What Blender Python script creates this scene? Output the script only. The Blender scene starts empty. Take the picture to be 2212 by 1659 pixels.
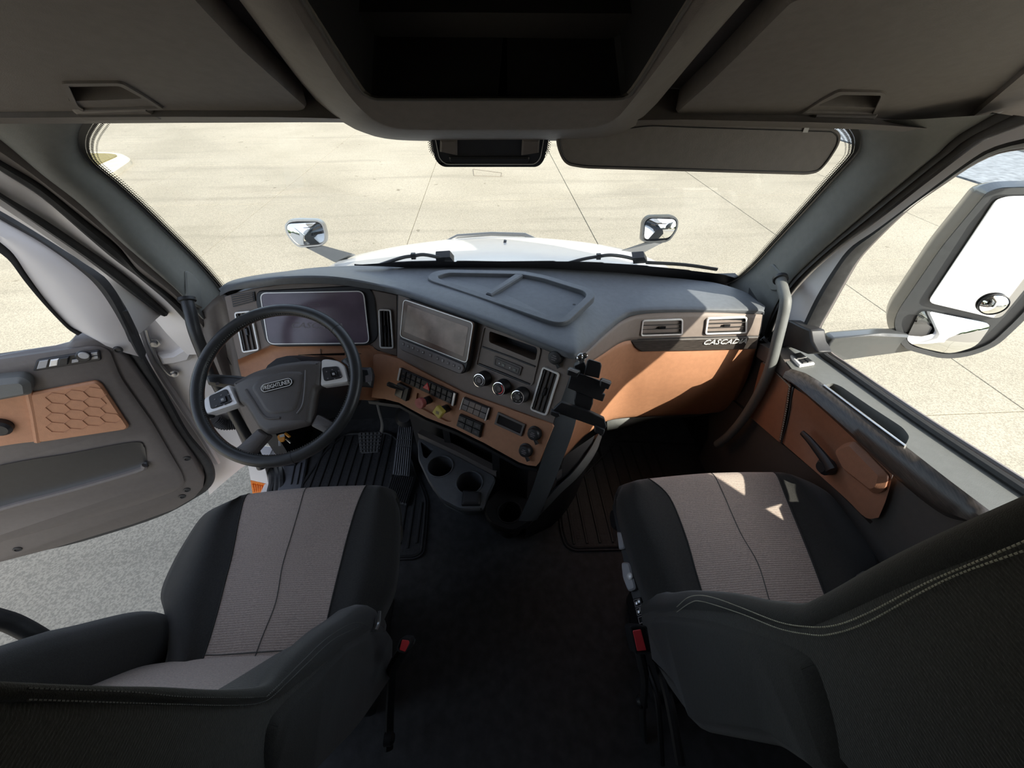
import bpy, bmesh, math, random
from mathutils import Vector as V, Matrix
from mathutils.geometry import tessellate_polygon
random.seed(7)
S = bpy.context.scene
COL = S.collection
# ---------------------------------------------------------------- camera, sky, sun, exposure
IW, IH, FPX = 2212.0, 1659.0, 833.0
PITCH, YAW = math.radians(42.6), math.radians(3.1)
CAM = V((0, 0, 1.6))
cd = bpy.data.cameras.new('camera'); co = bpy.data.objects.new('camera', cd); COL.objects.link(co)
cd.sensor_width = 36.0; cd.lens = FPX / IW * 36.0; cd.clip_start = 0.02; cd.clip_end = 400
co.location = CAM; co.rotation_euler = (math.pi / 2 - PITCH, 0, -YAW)
S.camera = co
SUN_TO = V((1.0, -1.1, 1.4)).normalized()          # towards the sun: right of the truck, a little behind
w = bpy.data.worlds.new('sky'); S.world = w; w.use_nodes = True
nt = w.node_tree; nt.nodes.clear()
sky = nt.nodes.new('ShaderNodeTexSky'); sky.sky_type = 'NISHITA'; sky.sun_disc = False
sky.sun_elevation = math.asin(SUN_TO.z); sky.sun_rotation = math.atan2(SUN_TO.x, SUN_TO.y)
sky.altitude = 200; sky.dust_density = 2.2
hsv = nt.nodes.new('ShaderNodeHueSaturation'); hsv.inputs['Saturation'].default_value = 0.62
bg = nt.nodes.new('ShaderNodeBackground'); bg.inputs['Strength'].default_value = 0.36
wo = nt.nodes.new('ShaderNodeOutputWorld')
nt.links.new(sky.outputs[0], hsv.inputs['Color']); nt.links.new(hsv.outputs[0], bg.inputs[0]); nt.links.new(bg.outputs[0], wo.inputs[0])
ld = bpy.data.lights.new('sun', 'SUN'); ld.energy = 9.0; ld.angle = math.radians(0.53); ld.color = (1.0, 0.93, 0.82)
lo = bpy.data.objects.new('sun', ld); COL.objects.link(lo)
lo.rotation_euler = SUN_TO.to_track_quat('Z', 'Y').to_euler(); lo.location = (8, -4, 12)
vs = S.view_settings
vs.view_transform = 'Standard'; vs.look = 'None'; vs.gamma = 1.0; vs.use_curve_mapping = False
vs.exposure = 0.25
S.cycles.use_denoising = True
S.cycles.max_bounces = 12; S.cycles.diffuse_bounces = 6; S.cycles.transparent_max_bounces = 16
S.cycles.caustics_reflective = False; S.cycles.caustics_refractive = False
S.cycles.sample_clamp_indirect = 6.0

# ---------------------------------------------------------------- where a sight line meets a real surface
_cp, _sp, _cy, _sy = math.cos(PITCH), math.sin(PITCH), math.cos(YAW), math.sin(YAW)
FWD = V((_sy * _cp, _cy * _cp, -_sp)); RGT = V((_cy, -_sy, 0)); UPV = RGT.cross(FWD)
def ray(x, y): return FWD + RGT * ((x - IW / 2) / FPX) + UPV * ((IH / 2 - y) / FPX)
def PZ(x, y, z): r = ray(x, y); return CAM + r * ((z - CAM.z) / r.z)
def PY(x, y, yy): r = ray(x, y); return CAM + r * (yy / r.y)
def PX(x, y, xx): r = ray(x, y); return CAM + r * (xx / r.x)
def PD(x, y, d): return CAM + ray(x, y) * d
def PP(x, y, pl, off=0.0):
    r = ray(x, y); p = pl[0] + pl[1] * off
    return CAM + r * ((p - CAM).dot(pl[1]) / r.dot(pl[1]))
def proj(p): d = V(p) - CAM; k = d.dot(FWD); return IW / 2 + FPX * d.dot(RGT) / k, IH / 2 - FPX * d.dot(UPV) / k
def mapz(l, z): return [PZ(x, y, z) for x, y in l]
def mapx(l, xx): return [PX(x, y, xx) for x, y in l]
def mapy(l, yy): return [PY(x, y, yy) for x, y in l]
def mapp(l, pl, off=0.0): return [PP(x, y, pl, off) for x, y in l]

# ---------------------------------------------------------------- materials
MATS = {}
def mat(name, col, rough=0.55, metal=0.0, var=0.12, scale=60.0, bump=0.0, bscale=400.0, spec=0.5, coat=0.0, emit=None, sheen=0.0, stretch=None, bdist=0.001):
    m = bpy.data.materials.new(name); m.use_nodes = True
    n = m.node_tree.nodes; l = m.node_tree.links; b = n['Principled BSDF']
    tc = n.new('ShaderNodeTexCoord'); src = tc.outputs['Object']
    if stretch:
        mp = n.new('ShaderNodeMapping'); mp.inputs['Scale'].default_value = stretch
        l.new(src, mp.inputs[0]); src = mp.outputs[0]
    nz = n.new('ShaderNodeTexNoise'); nz.inputs['Scale'].default_value = scale; nz.inputs['Detail'].default_value = 5
    l.new(src, nz.inputs['Vector'])
    r = n.new('ShaderNodeValToRGB')
    r.color_ramp.elements[0].position = 0.3; r.color_ramp.elements[1].position = 0.7
    r.color_ramp.elements[0].color = tuple(c * (1 - var) for c in col) + (1,)
    r.color_ramp.elements[1].color = tuple(min(1, c * (1 + var)) for c in col) + (1,)
    l.new(nz.outputs['Fac'], r.inputs[0]); l.new(r.outputs[0], b.inputs['Base Color'])
    b.inputs['Roughness'].default_value = rough; b.inputs['Metallic'].default_value = metal
    b.inputs['Specular IOR Level'].default_value = spec
    b.inputs['Coat Weight'].default_value = coat
    b.inputs['Sheen Weight'].default_value = sheen
    if emit: b.inputs['Emission Color'].default_value = emit[0] + (1,); b.inputs['Emission Strength'].default_value = emit[1]
    if bump:
        bn = n.new('ShaderNodeTexNoise'); bn.inputs['Scale'].default_value = bscale; bn.inputs['Detail'].default_value = 3
        l.new(src, bn.inputs['Vector'])
        bp = n.new('ShaderNodeBump'); bp.inputs['Strength'].default_value = bump; bp.inputs['Distance'].default_value = bdist
        l.new(bn.outputs['Fac'], bp.inputs['Height']); l.new(bp.outputs[0], b.inputs['Normal'])
    MATS[name] = m
    return m
PL = mat('dark_plastic', (.118, .108, .103), .5, bump=.35, bscale=700, var=.06)
PLK = mat('black_plastic', (.022, .022, .024), .45, bump=.15, bscale=500, var=.1)
PLO = mat('overhead_plastic', (.20, .18, .165), .6, bump=.4, bscale=600, var=.06)
PLP = mat('pillar_plastic', (.19, .192, .178), .6, bump=.3, bscale=600, var=.05)
DTOP = mat('dash_top_plastic', (.135, .145, .158), .5, bump=.4, bscale=550, var=.08)
PFAS = mat('fascia_plastic', (.25, .205, .178), .55, bump=.3, bscale=700, var=.05)
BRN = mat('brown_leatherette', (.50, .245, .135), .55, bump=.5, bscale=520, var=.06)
DOORP = mat('door_plastic', (.15, .132, .122), .55, bump=.35, bscale=600, var=.05)
LEDGE = mat('ledge_plastic', (.15, .155, .15), .55, bump=.35, bscale=600, var=.05)
WOOD = mat('dark_woodgrain', (.048, .040, .035), .4, var=.5, scale=14, stretch=(3, 3, 40))
BRD = mat('shaded_brown_leatherette', (.31, .145, .085), .55, bump=.5, bscale=520, var=.06)  # same brown made darker: the passenger door's shade is in the colour
SILV = mat('satin_silver', (.92, .90, .87), .34, metal=.2, var=.03)
BADG = mat('badge_silver', (.85, .84, .82), .3, metal=.15, var=.02)
SLAT = mat('slat_plastic', (.055, .052, .05), .4, var=.06)
POST = mat('post_plastic', (.055, .062, .068), .5, bump=.3, bscale=600, var=.05)
CHRM = mat('chrome', (.85, .85, .86), .12, metal=1.0, var=.02)
RUB = mat('black_rubber', (.03, .03, .031), .6, var=.2, bump=.2)
RUBG = mat('grey_rubber_seal', (.10, .095, .088), .6, var=.1)
LEA = mat('black_leather', (.035, .036, .037), .36, bump=.3, bscale=450, var=.1)
GLOSS = mat('piano_black', (.012, .012, .013), .16, var=.05)
PADB = mat('airbag_cover', (.108, .096, .09), .48, bump=.3, bscale=700, var=.05)
FBK = mat('black_fabric', (.032, .031, .029), .9, bump=.6, bscale=900, var=.18, scale=300, sheen=.25, spec=.15)
FRB = mat('ribbed_black_fabric', (.05, .048, .044), .92, bump=.8, bscale=330, var=.25, scale=220, sheen=.25, spec=.1, stretch=(1, 1, 2.4))
FGR = mat('grey_fabric', (.46, .375, .325), .95, bump=.8, bscale=420, var=.28, scale=260, sheen=.3, spec=.1, stretch=(1, 3.2, 1))
WHT = mat('white_paint', (.86, .82, .80), .3, coat=.4, var=.03, scale=8)
WHO = mat('white_hood_paint', (.82, .83, .83), .25, coat=.6, var=.02, scale=5)
CARP = mat('vinyl_floor', (.062, .062, .064), .75, bump=.5, bscale=240, var=.25, scale=30)
MATR = mat('mat_rubber', (.045, .045, .047), .6, var=.15)
GREY = mat('grey_switch_plastic', (.42, .42, .43), .4, var=.04)
RED = mat('red_button', (.90, .07, .08), .4, var=.05)
REDV = mat('red_valve_knob', (.62, .18, .17), .45, var=.05)
YELV = mat('yellow_valve_knob', (.72, .58, .12), .45, var=.05)
AMB = mat('amber_lens', (.85, .22, .02), .25, coat=.5, var=.25, scale=90)
ORG = mat('orange_fob', (.9, .36, .03), .4, var=.05)
PRNT = mat('pale_print', (.62, .62, .60), .6, var=.04)
PRDIM = mat('dim_print', (.20, .18, .19), .5, var=.04)
THRD = mat('pale_thread', (.42, .40, .32), .8, var=.15)
DTHR = mat('dark_thread', (.10, .10, .095), .85, var=.2)
SCRP = mat('reflection_tinted_screen', (.125, .095, .125), .16, var=.35, scale=7, bump=.05, bscale=6)  # lilac of reflections on the dark glass put into the base colour
SCRB = mat('dusty_screen', (.31, .222, .175), .28, var=.35, scale=22)
BEZ = mat('screen_bezel', (.15, .092, .068), .22, var=.06)
KEYM = mat('button_bar', (.17, .148, .145), .4, var=.05)
SIL2 = mat('steel', (.55, .55, .55), .35, metal=.9, var=.05)
BLUEG = mat('sill_plate', (.13, .135, .15), .5, var=.08)
SKIN_IN = mat('cab_lining', (.08, .076, .072), .8, var=.1)
MIRR = mat('mirror_glass', (.92, .94, .95), .015, metal=1.0, var=.01)
DLOW = mat('shaded_door_plastic', (.07, .064, .06), .6, bump=.3, bscale=600, var=.05)  # door plastic darkened to carry the shade low on the passenger side
MHSG = mat('mirror_housing', (.055, .058, .06), .3, var=.06, coat=.3)

def glass_mat(name, tint, refl=.5):
    m = bpy.data.materials.new(name); m.use_nodes = True
    n = m.node_tree.nodes; l = m.node_tree.links; n.clear()
    o = n.new('ShaderNodeOutputMaterial'); mx = n.new('ShaderNodeMixShader'); t = n.new('ShaderNodeBsdfTransparent'); g = n.new('ShaderNodeBsdfGlossy')
    t.inputs[0].default_value = tint + (1,); g.inputs['Roughness'].default_value = .02
    f = n.new('ShaderNodeFresnel'); f.inputs[0].default_value = 1.3
    k = n.new('ShaderNodeMath'); k.operation = 'MULTIPLY'; k.inputs[1].default_value = refl
    l.new(f.outputs[0], k.inputs[0]); l.new(k.outputs[0], mx.inputs[0]); l.new(t.outputs[0], mx.inputs[1]); l.new(g.outputs[0], mx.inputs[2]); l.new(mx.outputs[0], o.inputs[0])
    return m
GLS = glass_mat('window_glass', (.97, .985, .975), .16)

def concrete_mat():
    m = bpy.data.materials.new('concrete'); m.use_nodes = True
    n = m.node_tree.nodes; l = m.node_tree.links; b = n['Principled BSDF']
    g = n.new('ShaderNodeNewGeometry')
    def noise(scale, detail=4, vec=None):
        q = n.new('ShaderNodeTexNoise'); q.inputs['Scale'].default_value = scale; q.inputs['Detail'].default_value = detail
        l.new(vec or g.outputs['Position'], q.inputs['Vector']); return q.outputs['Fac']
    def ramp(src, p0, c0, p1, c1):
        r = n.new('ShaderNodeValToRGB'); e = r.color_ramp.elements
        e[0].position = p0; e[0].color = c0 + (1,); e[1].position = p1; e[1].color = c1 + (1,)
        l.new(src, r.inputs[0]); return r.outputs[0]
    def mul(a, c, f=1.0):
        x = n.new('ShaderNodeMix'); x.data_type = 'RGBA'; x.blend_type = 'MULTIPLY'; x.inputs[0].default_value = f
        l.new(a, x.inputs[6]); l.new(c, x.inputs[7]); return x.outputs[2]
    base = ramp(noise(.5, 6), .3, (.250, .230, .184), .7, (.30, .277, .226))
    agg = ramp(noise(75, 3), .40, (.76, .76, .755), .60, (1.13, 1.12, 1.10))
    c = mul(base, agg)
    mp = n.new('ShaderNodeMapping'); mp.inputs['Rotation'].default_value = (0, 0, math.radians(-28)); mp.inputs['Scale'].default_value = (.16, 1.5, 1)
    l.new(g.outputs['Position'], mp.inputs[0])
    streak = ramp(noise(1.6, 5, mp.outputs[0]), .30, (.80, .80, .80), .46, (1, 1, 1))
    c = mul(c, streak, .75)
    spots = ramp(noise(3.3, 2), .245, (.52, .5, .47), .275, (1, 1, 1))
    c = mul(c, spots, .8)
    l.new(c, b.inputs['Base Color']); b.inputs['Roughness'].default_value = .9; b.inputs['Specular IOR Level'].default_value = .2
    bp = n.new('ShaderNodeBump'); bp.inputs['Strength'].default_value = .3; bp.inputs['Distance'].default_value = .004
    l.new(noise(70, 3), bp.inputs['Height']); l.new(bp.outputs[0], b.inputs['Normal'])
    return m
CONC = concrete_mat()
ASPH = mat('asphalt', (.17, .19, .21), .9, var=.3, scale=6, bump=.5, bscale=60, bdist=.01)
CURB = mat('curb_concrete', (.40, .37, .30), .9, var=.06, scale=4)
GRAS = mat('dry_grass', (.17, .145, .06), .95, var=.45, scale=40)
JOINT = mat('joint_filler', (.16, .14, .11), .9, var=.2)
LEAF = mat('tree_leaves', (.06, .10, .03), .9, var=.4, scale=3)

def frit_mat():                                       # the black dotted print along the windscreen border
    m = bpy.data.materials.new('frit_print'); m.use_nodes = True
    n = m.node_tree.nodes; l = m.node_tree.links; n.clear()
    o = n.new('ShaderNodeOutputMaterial'); mx = n.new('ShaderNodeMixShader'); t = n.new('ShaderNodeBsdfTransparent'); d = n.new('ShaderNodeBsdfPrincipled')
    d.inputs['Base Color'].default_value = (.012, .012, .013, 1); d.inputs['Roughness'].default_value = .4
    uv = n.new('ShaderNodeUVMap'); uv.uv_map = 'uv'
    sp = n.new('ShaderNodeSeparateXYZ'); l.new(uv.outputs[0], sp.inputs[0])
    def M(op, a, c=None):
        q = n.new('ShaderNodeMath'); q.operation = op
        for i, v in enumerate((a, c)):
            if v is None: continue
            if isinstance(v, (int, float)): q.inputs[i].default_value = v
            else: l.new(v, q.inputs[i])
        return q.outputs[0]
    U = M('MULTIPLY', sp.outputs[0], 185.0); W_ = M('MULTIPLY', sp.outputs[1], 6.0)
    row = M('FLOOR', W_); sh = M('MULTIPLY', M('MODULO', row, 2.0), .5)
    fu = M('SUBTRACT', M('FRACT', M('ADD', U, sh)), .5); fv = M('SUBTRACT', M('FRACT', W_), .5)
    dist = M('SQRT', M('ADD', M('MULTIPLY', fu, fu), M('MULTIPLY', fv, fv)))
    rad = M('SUBTRACT', 1.05, M('MULTIPLY', sp.outputs[1], .86))
    fac = M('LESS_THAN', dist, rad)
    l.new(fac, mx.inputs[0]); l.new(t.outputs[0], mx.inputs[1]); l.new(d.outputs[0], mx.inputs[2]); l.new(mx.outputs[0], o.inputs[0])
    return m
FRIT = frit_mat()
def add_wave(m, scale, direction, depth=.0006, strength=.8, kind='BANDS'):   # woven / pressed relief
    n = m.node_tree.nodes; l = m.node_tree.links
    b = n['Principled BSDF']; old = b.inputs['Normal'].links[0].from_socket if b.inputs['Normal'].links else None
    tc = n.new('ShaderNodeTexCoord')
    wv = n.new('ShaderNodeTexWave'); wv.wave_type = kind; wv.bands_direction = direction
    wv.inputs['Scale'].default_value = scale; wv.inputs['Distortion'].default_value = 1.2; wv.inputs['Detail'].default_value = 1
    l.new(tc.outputs['Object'], wv.inputs['Vector'])
    bp = n.new('ShaderNodeBump'); bp.inputs['Strength'].default_value = strength; bp.inputs['Distance'].default_value = depth
    l.new(wv.outputs['Fac'], bp.inputs['Height'])
    if old: l.new(old, bp.inputs['Normal'])
    l.new(bp.outputs[0], b.inputs['Normal'])
add_wave(FGR, 60, 'Y', .0010, .7)
add_wave(FRB, 95, 'Z', .0007, .35)
def add_cells(m, scale, depth=.002):                  # small pressed cells of the floor mats
    n = m.node_tree.nodes; l = m.node_tree.links; b = n['Principled BSDF']
    tc = n.new('ShaderNodeTexCoord'); vo = n.new('ShaderNodeTexVoronoi'); vo.feature = 'DISTANCE_TO_EDGE'; vo.inputs['Scale'].default_value = scale; vo.inputs['Randomness'].default_value = .25
    l.new(tc.outputs['Object'], vo.inputs['Vector'])
    bp = n.new('ShaderNodeBump'); bp.inputs['Strength'].default_value = 1.0; bp.inputs['Distance'].default_value = depth
    l.new(vo.outputs['Distance'], bp.inputs['Height']); l.new(bp.outputs[0], b.inputs['Normal'])
add_cells(MATR, 75, .004)

# ---------------------------------------------------------------- object helpers
def tag(o, label=None, cat=None, group=None, kind=None):
    if label: o['label'] = label
    if cat: o['category'] = cat
    if group: o['group'] = group
    if kind: o['kind'] = kind
    return o
def thing(name, label, cat, loc=(0, 0, 0), group=None):
    o = bpy.data.objects.new(name, None); COL.objects.link(o); o.location = loc; o.empty_display_size = .05
    return tag(o, label, cat, group)
def world_loc(p):
    v = V((0, 0, 0))
    while p is not None: v = v + V(p.location); p = p.parent
    return v
def link(name, me, m, parent=None, origin=None):
    o = bpy.data.objects.new(name, me); COL.objects.link(o)
    if m: me.materials.append(m)
    if parent is not None:
        o.parent = parent
    return o
class MB:                                              # collects shapes in world space, then links them as ONE mesh object
    def __init__(s): s.v = []; s.f = []
    def add(s, vs_, fs): k = len(s.v); s.v += [V(p) for p in vs_]; s.f += [tuple(i + k for i in f) for f in fs]; return s
    def grid(s, rows, closed=False, flip=False):
        nr, nc = len(rows), len(rows[0]); vs_ = [p for r in rows for p in r]; fs = []
        for i in range(nr - 1):
            for j in range(nc if closed else nc - 1):
                a, b, c, d = i * nc + j, i * nc + (j + 1) % nc, (i + 1) * nc + (j + 1) % nc, (i + 1) * nc + j
                fs.append((a, d, c, b) if flip else (a, b, c, d))
        return s.add(vs_, fs)
    def ngon(s, pts, flip=False):
        t = tessellate_polygon([pts]); return s.add(pts, [tuple(reversed(x)) if flip else tuple(x) for x in t])
    def prism(s, pts, d, inset=0.0, centre=None):      # closed outline pushed along d (a vector), top optionally drawn in
        n = len(pts); c = centre or sum(pts, V()) / n
        dl = d.length
        if inset > 0:
            rings = [pts, [p + d * (1 - inset / max(dl, 1e-6) if inset < dl else .5) for p in pts], shrink(pts, d.normalized(), inset, d)]
        else: rings = [pts, [p + d for p in pts]]
        s.grid(rings, closed=True)
        s.ngon(list(rings[0])); s.ngon(list(rings[-1])); return s
    def box(s, c, sx, sy, sz, M=None):
        M = M or Matrix.Identity(3); vs_ = [V(c) + M @ V((i * sx / 2, j * sy / 2, k * sz / 2)) for i in (-1, 1) for j in (-1, 1) for k in (-1, 1)]
        return s.add(vs_, [(0, 1, 3, 2), (4, 6, 7, 5), (0, 4, 5, 1), (2, 3, 7, 6), (0, 2, 6, 4), (1, 5, 7, 3)])
    def tube(s, pts, r, n=12, cap=True, sx=1.0, up=None, closed=False):
        rr = r if isinstance(r, (list, tuple)) else [r] * len(pts); rows = []; N = len(pts); pu = None
        for i, p in enumerate(pts):
            if closed: t = (pts[(i + 1) % N] - pts[i - 1]).normalized()
            else: t = (pts[min(i + 1, N - 1)] - pts[max(i - 1, 0)]).normalized()
            if pu is None:
                u = V(up) if up is not None else V((0, 0, 1))
                if abs(u.normalized().dot(t)) > .95: u = V((1, 0, 0)) if abs(t.x) < .9 else V((0, 1, 0))
            else: u = pu
            a = t.cross(u).normalized(); b = a.cross(t).normalized(); pu = b
            rows.append([p + a * (math.cos(k * 2 * math.pi / n) * rr[i] * sx) + b * (math.sin(k * 2 * math.pi / n) * rr[i]) for k in range(n)])
        if closed: rows.append(rows[0])
        s.grid(rows, closed=True)
        if cap and not closed: s.ngon(rows[0]); s.ngon(rows[-1])
        return s
    def lathe(s, c, ax, prof, n=32, cap0=True, cap1=True, ref=None):   # prof: (radius, height along ax)
        ax = V(ax).normalized(); u = V(ref) if ref is not None else (V((1, 0, 0)) if abs(ax.x) < .8 else V((0, 1, 0)))
        a = ax.cross(u).normalized(); b = ax.cross(a).normalized()
        rows = [[V(c) + ax * h + (a * math.cos(k * 2 * math.pi / n) + b * math.sin(k * 2 * math.pi / n)) * r for k in range(n)] for r, h in prof]
        s.grid(rows, closed=True)
        if cap0 and prof[0][0] > 1e-5: s.ngon(rows[0])
        if cap1 and prof[-1][0] > 1e-5: s.ngon(rows[-1])
        return s
    def ring(s, outer, inner, d):                      # frame between two loops of equal length, thickness vector d
        rows = [outer, [p + d for p in outer], [p + d for p in inner], inner, outer]
        return s.grid(rows, closed=True)
    def holed(s, outer, holes, d):                     # sheet with openings: front face, opening walls pushed by d, back left open
        polys = [list(outer)] + [list(h) for h in holes]; flat = [p for q in polys for p in q]
        s.add(flat, [tuple(t) for t in tessellate_polygon(polys)])
        for h in holes: s.grid([list(h), [p + d for p in h]], closed=True); s.ngon([p + d for p in h])
        return s
    def build(s, name, m, parent=None, smooth=True, angle=38, bevel=0.0, solid=0.0, seg=2, sub=0):
        me = bpy.data.meshes.new(name)
        off = world_loc(parent) if parent is not None else V((0, 0, 0))
        org = off
        me.from_pydata([tuple(p - org) for p in s.v], [], s.f)
        bm = bmesh.new(); bm.from_mesh(me); bmesh.ops.remove_doubles(bm, verts=bm.verts, dist=1e-5)
        bmesh.ops.recalc_face_normals(bm, faces=bm.faces); bm.to_mesh(me); bm.free()
        if smooth:
            for p in me.polygons: p.use_smooth = True
            me.set_sharp_from_angle(angle=math.radians(angle))
        o = link(name, me, m, parent)
        if sub:
            k = o.modifiers.new('sub', 'SUBSURF'); k.levels = sub; k.render_levels = sub
        if solid:
            k = o.modifiers.new('solid', 'SOLIDIFY'); k.thickness = solid; k.offset = -1
        if bevel:
            k = o.modifiers.new('bevel', 'BEVEL'); k.width = bevel; k.segments = seg; k.limit_method = 'ANGLE'; k.angle_limit = math.radians(35)
        return o
def newell(pts):
    n = V((0, 0, 0))
    for i, p in enumerate(pts):
        q = pts[(i + 1) % len(pts)]; n += V(((p.y - q.y) * (p.z + q.z), (p.z - q.z) * (p.x + q.x), (p.x - q.x) * (p.y + q.y)))
    return n.normalized()
def shrink(pts, n, d, lift=None):                      # inward offset of a planar loop
    nn = newell(pts); out = []; N = len(pts)
    for i, p in enumerate(pts):
        e0 = (p - pts[i - 1]); e1 = (pts[(i + 1) % N] - p)
        if e0.length < 1e-7: e0 = e1
        if e1.length < 1e-7: e1 = e0
        a = nn.cross(e0.normalized()); b = nn.cross(e1.normalized()); m_ = a + b
        if m_.length < 1e-6: m_ = a
        m_ = m_.normalized(); k = max(.45, m_.dot(a))
        out.append(p + m_ * (d / k) + (lift if lift is not None else V((0, 0, 0))))
    return out
def rpoly(pts, r, seg=5):                              # rounds the corners of a loop
    out = []; N = len(pts); rr = r if isinstance(r, (list, tuple)) else [r] * N
    for i, p in enumerate(pts):
        a = pts[i - 1] - p; b = pts[(i + 1) % N] - p; k = min(rr[i], a.length * .48, b.length * .48)
        if k < 1e-5: out.append(p.copy()); continue
        s0 = p + a.normalized() * k; s1 = p + b.normalized() * k
        for j in range(seg + 1):
            t = j / seg; out.append(s0 * (1 - t) ** 2 + p * (2 * t * (1 - t)) + s1 * t ** 2)
    return out
def cr(pts, n=6, closed=False):                        # smooth curve through points
    P = [V(p) for p in pts]; N = len(P); out = []
    for i in range(N if closed else N - 1):
        p1, p2 = P[i], P[(i + 1) % N]
        p0 = P[i - 1] if (closed or i > 0) else p1 * 2 - p2
        p3 = P[(i + 2) % N] if (closed or i < N - 2) else p2 * 2 - p1
        for j in range(n):
            t = j / n
            out.append(.5 * ((2 * p1) + (p2 - p0) * t + (2 * p0 - 5 * p1 + 4 * p2 - p3) * t * t + (3 * p1 - p0 - 3 * p2 + p3) * t ** 3))
    if not closed: out.append(P[-1])
    return out
def resample(pts, n):
    L = [0.0]
    for a, b in zip(pts, pts[1:]): L.append(L[-1] + (b - a).length)
    out = []; j = 0
    for i in range(n):
        s_ = L[-1] * i / (n - 1)
        while j < len(L) - 2 and L[j + 1] < s_: j += 1
        k = (s_ - L[j]) / max(1e-9, L[j + 1] - L[j]); out.append(pts[j].lerp(pts[j + 1], min(1, max(0, k))))
    return out
def strip(curves, n=40):                               # smooth skin over several curves
    return [resample(cr(c, 6), n) for c in curves]
def gridsm(rows, nr=4, nc=4):                          # Catmull-Rom refinement of a control grid
    R = [cr(r, nc) for r in rows]; cols = [cr([r[j] for r in R], nr) for j in range(len(R[0]))]
    return [[c[i] for c in cols] for i in range(len(cols[0]))]
def plate(name, pts, n, t, m, parent=None, bevel=.0, r=0.0, **k):
    q = rpoly(pts, r) if r else list(pts)
    return MB().prism(q, n * t, inset=bevel).build(name, m, parent, **k)
_tc = {}
def text(name, s_, p0, p1, n, m, parent=None, depth=.0006, shear=0.0, hscale=1.0, extr=.0004, lift=0.0):  # raised or printed lettering from p0 to p1
    cu = bpy.data.curves.new(name, 'FONT'); cu.body = s_; cu.size = 1.0; cu.extrude = 0.0; cu.shear = shear; cu.resolution_u = 2
    o = bpy.data.objects.new(name, cu); COL.objects.link(o)
    dg = bpy.context.evaluated_depsgraph_get(); me = bpy.data.meshes.new_from_object(o.evaluated_get(dg))
    bpy.data.objects.remove(o); bpy.data.curves.remove(cu)
    xs = [v.co.x for v in me.vertices]; x0, x1 = min(xs), max(xs)
    ux = (p1 - p0); L = ux.length; ux.normalize(); uy = n.cross(ux).normalized(); sc = L / (x1 - x0)
    off = world_loc(parent) if parent is not None else V((0, 0, 0))
    bm = bmesh.new(); bm.from_mesh(me)
    if extr:
        g = bmesh.ops.extrude_face_region(bm, geom=bm.faces[:])
        for v in [e for e in g['geom'] if isinstance(e, bmesh.types.BMVert)]: v.co.z = 1.0
    for v in bm.verts:
        v.co = p0 + ux * ((v.co.x - x0) * sc) + uy * (v.co.y * sc * hscale) + n * (lift + (extr if v.co.z > .5 else 0)) - off
    bm.to_mesh(me); bm.free(); me.materials.clear()
    return link(name, me, m, parent)
def quad_at(pl, c, off, ux, uy, sx, sy):               # rectangle on a plane round a point
    p = c + pl[1] * off
    return [p - ux * sx / 2 - uy * sy / 2, p + ux * sx / 2 - uy * sy / 2, p + ux * sx / 2 + uy * sy / 2, p - ux * sx / 2 + uy * sy / 2]
def lerp4(q, u, v): return q[0].lerp(q[1], u).lerp(q[3].lerp(q[2], u), v)   # bilinear point in a quad TL,TR,BR,BL
def cell(q, u0, u1, v0, v1): return [lerp4(q, u0, v0), lerp4(q, u1, v0), lerp4(q, u1, v1), lerp4(q, u0, v1)]
# ================================================================ OUTSIDE: ground, road, island
GZ = -1.30
ground = tag(MB().box((0, 10, GZ - .2), 160, 160, .3).build('ground', JOINT), kind='structure')
slab_me = None
sb = MB(); q = [V((-1.744, -1.744, GZ)), V((1.744, -1.744, GZ)), V((1.744, 1.744, GZ)), V((-1.744, 1.744, GZ))]
sb.prism([p - V((0, 0, .05)) for p in q], V((0, 0, .05)), inset=.004)
first = None
for i in range(-5, 3):
    for j in range(-3, 9):
        cx, cyy = 1.95 + 1.75 + 3.5 * i, 2.45 + 1.75 + 3.5 * j
        if first is None:
            first = sb.build('slab', CONC, ground); o = first
        else:
            o = first.copy(); COL.objects.link(o)
        o.location = (cx, cyy, random.uniform(-.0015, .0015))
road = tag(MB().box((14.9, 10, GZ - .03), 4.6, 120, .07).build('road_surface', ASPH), kind='structure')
apron = tag(MB().box((-26, 10, GZ - .035), 21, 120, .07).build('ground_apron', CONC), kind='structure')
verge = tag(MB().box((22.5, 10, GZ), 9.9, 120, .12).build('grass_verge', GRAS), 'dry grass strip beyond the dark asphalt road on the right', 'grass', kind='stuff')
kb = thing('road_curb', 'pale concrete curb between the asphalt road and the grass verge', 'curb', (17.3, 10, GZ))
for k in range(14):
    MB().box((17.35, -8 + 3.0 * k, GZ + .05), .3, 2.97, .18).build('curb_stone', CURB, kb, bevel=.02)
isl = thing('curbed_island', 'small dry grass island with a pale concrete curb out in the lot', 'island', (-12.5, 14, GZ))
oc = rpoly(mapz([(40, 318), (262, 330), (284, 342), (240, 372), (60, 420)], GZ + .13), .35, 5)
MB().prism([V((p.x, p.y, GZ - .02)) for p in oc], V((0, 0, .15)), inset=.03).build('curb', CURB, isl)
ic = rpoly(mapz([(40, 333), (238, 333), (257, 337), (206, 359), (60, 404)], GZ + .13), .2, 5)
MB().prism([V((p.x, p.y, GZ + .12)) for p in ic], V((0, 0, .035))).build('turf', GRAS, isl)
mh = mapz([(1022, 366), (1084, 374), (1082, 382), (1024, 380)], GZ)
cut = MB()
for a, b in zip(mh, mh[1:] + mh[:1]): cut.tube([V((a.x, a.y, GZ + .002)), V((b.x, b.y, GZ + .002))], .012, 6)
tag(cut.build('slab_patch_cut', JOINT), 'thin dark saw cut square in the concrete ahead of the truck', 'saw cut')
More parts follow.
